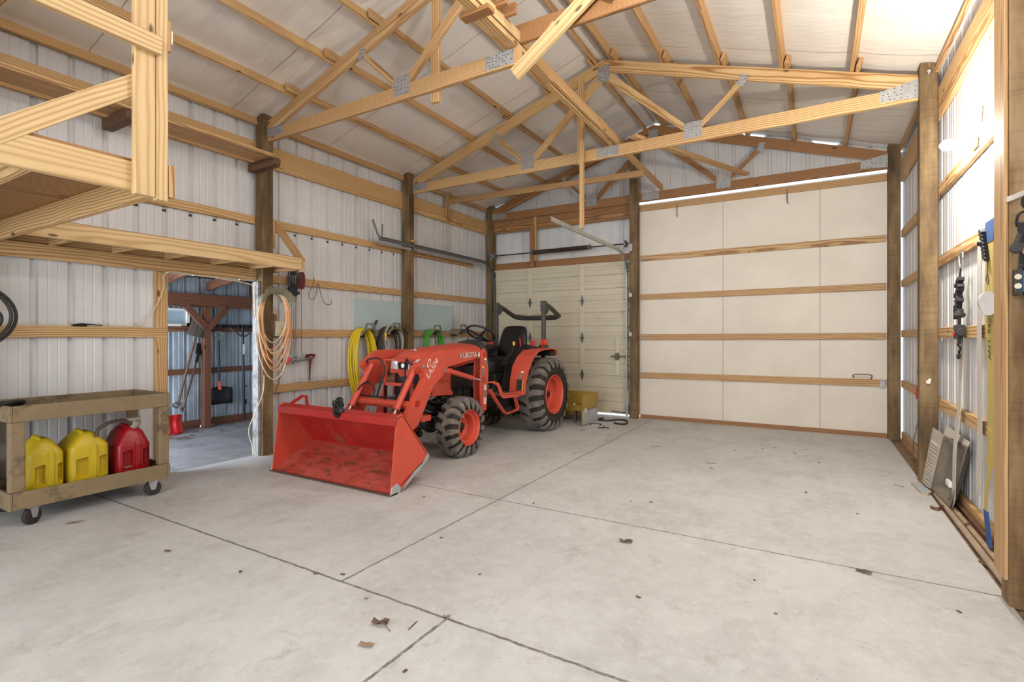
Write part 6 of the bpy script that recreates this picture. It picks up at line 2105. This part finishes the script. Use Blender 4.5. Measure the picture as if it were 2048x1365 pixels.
tag(mb.build('webbing_band', M['web']), 'pale webbing band wrapped round the nearest post', 'strap')

# red-handled bar and cable behind the lamp post
rh = thing('red_handled_puller', (.97, 6.88, .70), 'red-handled pulling tool with thin cable hanging behind the lamp post', 'tool')
mb = MB(); mb.tube([(.97, 6.83, 1.21), (.97, 6.86, 1.05), (.97, 6.93, .96)], [.016, .018, .014], 8); mb.build('bar', M['handle_wood'], rh, smooth=True)
mb = MB(); mb.tube(smooth_pts([(.97, 6.84, 1.15), (.965, 6.75, 1.1), (.965, 6.78, .9), (.965, 6.88, .80)], 5), .006, 6); mb.build('cable', M['edge_steel'], rh, smooth=True)
mb = MB(); mb.tube([(.965, 6.89, .82), (.965, 6.91, .70)], [.02, .023], 10); mb.build('grip', M['red_lever'], rh, smooth=True)
mb = MB(); mb.tube(smooth_pts([(.975, 6.80, .70), (.975, 7.05, .40), (.975, 7.3, .15), (.975, 7.3, .02)], 5), .004, 5); mb.build('tail', M['edge_steel'], rh, smooth=True)
mb = MB(); mb.box((.90, 6.018, .93), (.93, 6.03, .96)); mb.box((.915, 6.016, .955), (.935, 6.03, .975))
tag(mb.build('paper_scrap', M['decal_w']), 'torn white paper scrap stapled to the lamp post', 'paper')

# plastic liner leaning on the wall
ln = thing('plastic_liner', (.93, 5.3, 0), 'dusty grey plastic bed liner panel leaning on the right wall', 'liner')


def quad_grid(corners, nu, nv, f):
    a, b, c_, d_ = [Vector(p) for p in corners]
    nrm = (b - a).cross(d_ - a).normalized()
    vs = []
    for i in range(nu + 1):
        for j in range(nv + 1):
            u, v_ = i / nu, j / nv
            p = (a * (1 - u) + b * u) * (1 - v_) + (d_ * (1 - u) + c_ * u) * v_
            vs.append(p + nrm * f(u, v_))
    fs = [(i * (nv + 1) + j, (i + 1) * (nv + 1) + j, (i + 1) * (nv + 1) + j + 1, i * (nv + 1) + j + 1) for i in range(nu) for j in range(nv)]
    return vs, fs


def dish(u, v_):
    e = min(u, 1 - u, v_, 1 - v_)
    d = -.05 * min(1, max(0, (e - .06) / .08))
    if .30 < u < .75 and v_ > .62: d += .03 * math.sin(math.pi * (u - .3) / .45) * min(1, (v_ - .62) / .1)
    return d


mb = MB()
vs, fs = quad_grid([(.885, 5.72, .03), (.905, 5.13, .03), (.975, 4.93, .56), (.955, 5.60, .53)], 30, 30, dish)
mb.add(vs, fs)
o = mb.build('panel', M['liner'], ln, smooth=True); md = o.modifiers.new('t', 'SOLIDIFY'); md.thickness = .006
mb = MB()
vs, fs = quad_grid([(.885, 5.72, .03), (.955, 5.60, .53), (.925, 5.86, .55), (.865, 5.96, .04)], 60, 4, lambda u, v_: .012 * (1 if (u * 16) % 1 < .5 else 0) * (1 if .15 < v_ < .85 and u < .8 else 0))
mb.add(vs, fs)
o = mb.build('ribbed_side', M['liner_side'], ln); md = o.modifiers.new('t', 'SOLIDIFY'); md.thickness = .004
mb = MB()
vs, fs = quad_grid([(.955, 5.60, .53), (.975, 4.93, .56), (.990, 4.95, .59), (.988, 5.72, .60)], 4, 2, lambda u, v_: 0)
mb.add(vs, fs)
o = mb.build('top_flange', M['liner_side'], ln); md = o.modifiers.new('t', 'SOLIDIFY'); md.thickness = .004
mb = MB(); mb.box((.905, 5.14, .19), (.93, 5.26, .235)); tag(mb.build('foam_scrap', M['decal_w'], bevel=.008), 'small white scrap resting in front of the grey liner', 'scrap')
mb = MB()
mb.prism([(.775, 5.93), (.805, 5.97), (.85, 5.96), (.885, 5.66), (.845, 5.57), (.80, 5.60)], 'z', .001, .02)
mb.cur = 1
mb.prism([(.795, 5.92), (.845, 5.94), (.872, 5.68), (.835, 5.60), (.815, 5.62)], 'z', .02, .0205)
tag(mb.build('shallow_tray', [M['liner_side'], M['tray']], bevel=.004), 'shallow blue-grey plastic tray on the floor by the lamp post', 'tray')
for k, (x, z, y0, y1, lab, mt, r) in enumerate(((.905, .026, 5.62, 3.72, 'long dusty pipe on the floor along the right wall, nearest the slab', 'conduit', .020),
                                       (.945, .032, 5.30, 3.74, 'long dusty pipe on the floor along the right wall, middle one', 'conduit', .018),
                                       (.968, .075, 5.28, 3.76, 'long thin dark pipe on the floor, closest to the right wall', 'handle_wood', .010))):
    mb = MB(); mb.cyl((x, y0, z - .012), (x + .004 * k, y1, z - .010), r, seg=12)
    tag(mb.build('pipe', M[mt], smooth=True), lab, 'pipe', 'pipes along the right wall')
mb = MB(); mb.lathe([(-.02, .0235), (.02, .0235)], (.946, 4.75, .021), 'y', 12); tag(mb.build('pipe_coupling', M['handle_wood']), 'brown coupling on the middle floor pipe', 'pipe')
mb = MB(); mb.strap(smooth_pts([(.93, 5.22, .12), (.935, 5.25, .03), (.90, 5.25, .016), (.84, 5.14, .012), (.80, 5.18, .010)], 5), .03, .004, (0, .6, .8))
tag(mb.build('strap_end', M['handle_wood']), 'brown curled strap end on the floor under the grey strap', 'strap')
mb = MB(); mb.prism([(.86, 4.10), (.90, 4.16), (.915, 4.08), (.89, 4.02)], 'z', .002, .008); tag(mb.build('red_scrap', M['handle_wood']), 'reddish scrap on the floor beside the near pipes', 'scrap')

# ---------------------------------------------------------------- things on the floor
for pts, lab, r in (([(-2.98, 8.02, .014), (-3.02, 7.92, .014), (-2.97, 7.82, .014), (-2.82, 7.86, .014), (-2.72, 8.0, .014), (-2.62, 8.02, .014), (-2.55, 7.92, .014), (-2.50, 7.76, .014), (-2.50, 7.66, .014), (-2.60, 7.63, .014), (-2.68, 7.68, .014)], 'black rubber tie-down hook on the floor in front of the garage door', .013),):
    mb = MB(); mb.tube(smooth_pts(pts, 5), r, 8)
    tag(mb.build('tie_down', M['black'], smooth=True), lab, 'hook')
mb = MB(); mb.tube(smooth_pts([(-2.94, 7.36, .008), (-2.98, 7.44, .008), (-2.90, 7.50, .008), (-2.82, 7.48, .008), (-2.81, 7.40, .008)], 5), .007, 6)
tag(mb.build('wire_ring', M['black'], smooth=True), 'small dark ring on the floor beside the box scraper', 'hook')
mb = MB(); mb.tube([(-2.76, 7.18, .008), (-2.68, 7.22, .008)], .010, 6); mb.tube([(-2.70, 7.22, .008), (-2.70, 7.30, .010)], .009, 6); mb.tube([(-2.70, 7.24, .008), (-2.61, 7.24, .008)], .008, 6)
tag(mb.build('black_clip', M['black']), 'small black clip on the floor in front of the garage door', 'clip')


def leaf(x, y, s_, a, mat, lab, curl=.5, stem=0):
    mb = MB()
    n_ = 12
    c0 = Vector((x, y, .008))
    pts = []
    for i in range(n_):
        t = 2 * math.pi * i / n_
        r = s_ * (.62 + .38 * abs(math.cos(t)) ** .5) * (1.0 if i % 2 else .72)
        u, v_ = r * math.cos(t), r * .55 * math.sin(t)
        pts.append(Vector((x + u * math.cos(a) - v_ * math.sin(a), y + u * math.sin(a) + v_ * math.cos(a), .004 + curl * s_ * abs(math.sin(t * 1.5 + a)) * .6)))
    vs = [c0] + pts
    mb.add(vs, [(0, i + 1, (i + 1) % n_ + 1) for i in range(n_)])
    o = mb.build('leaf', M[mat], org=(x, y, 0))
    md = o.modifiers.new('t', 'SOLIDIFY'); md.thickness = .0015
    tag(o, lab, 'leaf', 'dry leaves on the floor')
    if stem:
        mb = MB(); mb.tube([(x + .03, y, .01), (x + .03 + stem * .7, y + stem * -.25, .004)], .002, 5); o2 = mb.build('stem', M['leaf_d'], o)
    return o


leaf(-1.765, 1.765, .050, .3, 'leaf_d', 'dark curled dry leaf with a stem on the floor in front', .9, .07)
leaf(-1.70, 1.615, .042, .25, 'leaf', 'pale brown dry leaf lying nearest to the camera', .35)
leaf(-4.66, 1.59, .055, 1.2, 'leaf', 'dry leaf on the floor in front of the cart caster', .3)
leaf(-3.53, 1.68, .028, .2, 'leaf_d', 'tiny dark leaf on the floor between cart and front joint', .4)
leaf(-1.07, 3.30, .052, .1, 'leaf_d', 'grey-brown curled leaf in the middle of the right slab', .6)
leaf(.25, 3.58, .050, -.3, 'leaf_d', 'brown leaf lying on the floor joint near the right post', .4)
leaf(-1.535, 1.975, .022, .3, 'leaf', 'small brown leaf scrap at the meeting of two floor joints', .8)
leaf(-2.0, 1.90, .012, .3, 'leaf_d', 'tiny dark leaf chip by the front floor joint', .8)
rr = random.Random(77)
for k in range(46):
    x_, y_ = rr.uniform(-4.4, .75), rr.uniform(1.2, 7.2)
    s_ = rr.uniform(.006, .016); a = rr.uniform(0, 6.28)
    if x_ < -3.0 and y_ > 3.0: continue
    mb = MB()
    l_ = rr.choice([1, 1, 3.5])
    mb.beam((x_ - s_ * l_ * math.cos(a), y_ - s_ * l_ * math.sin(a), .002), (x_ + s_ * l_ * math.cos(a), y_ + s_ * l_ * math.sin(a), .003), s_ * .5 if l_ > 1 else s_ * 1.1, .003)
    tag(mb.build('debris', M['leaf_d']), 'tiny brown chip of debris on the concrete floor', 'debris', 'debris chips on the floor')
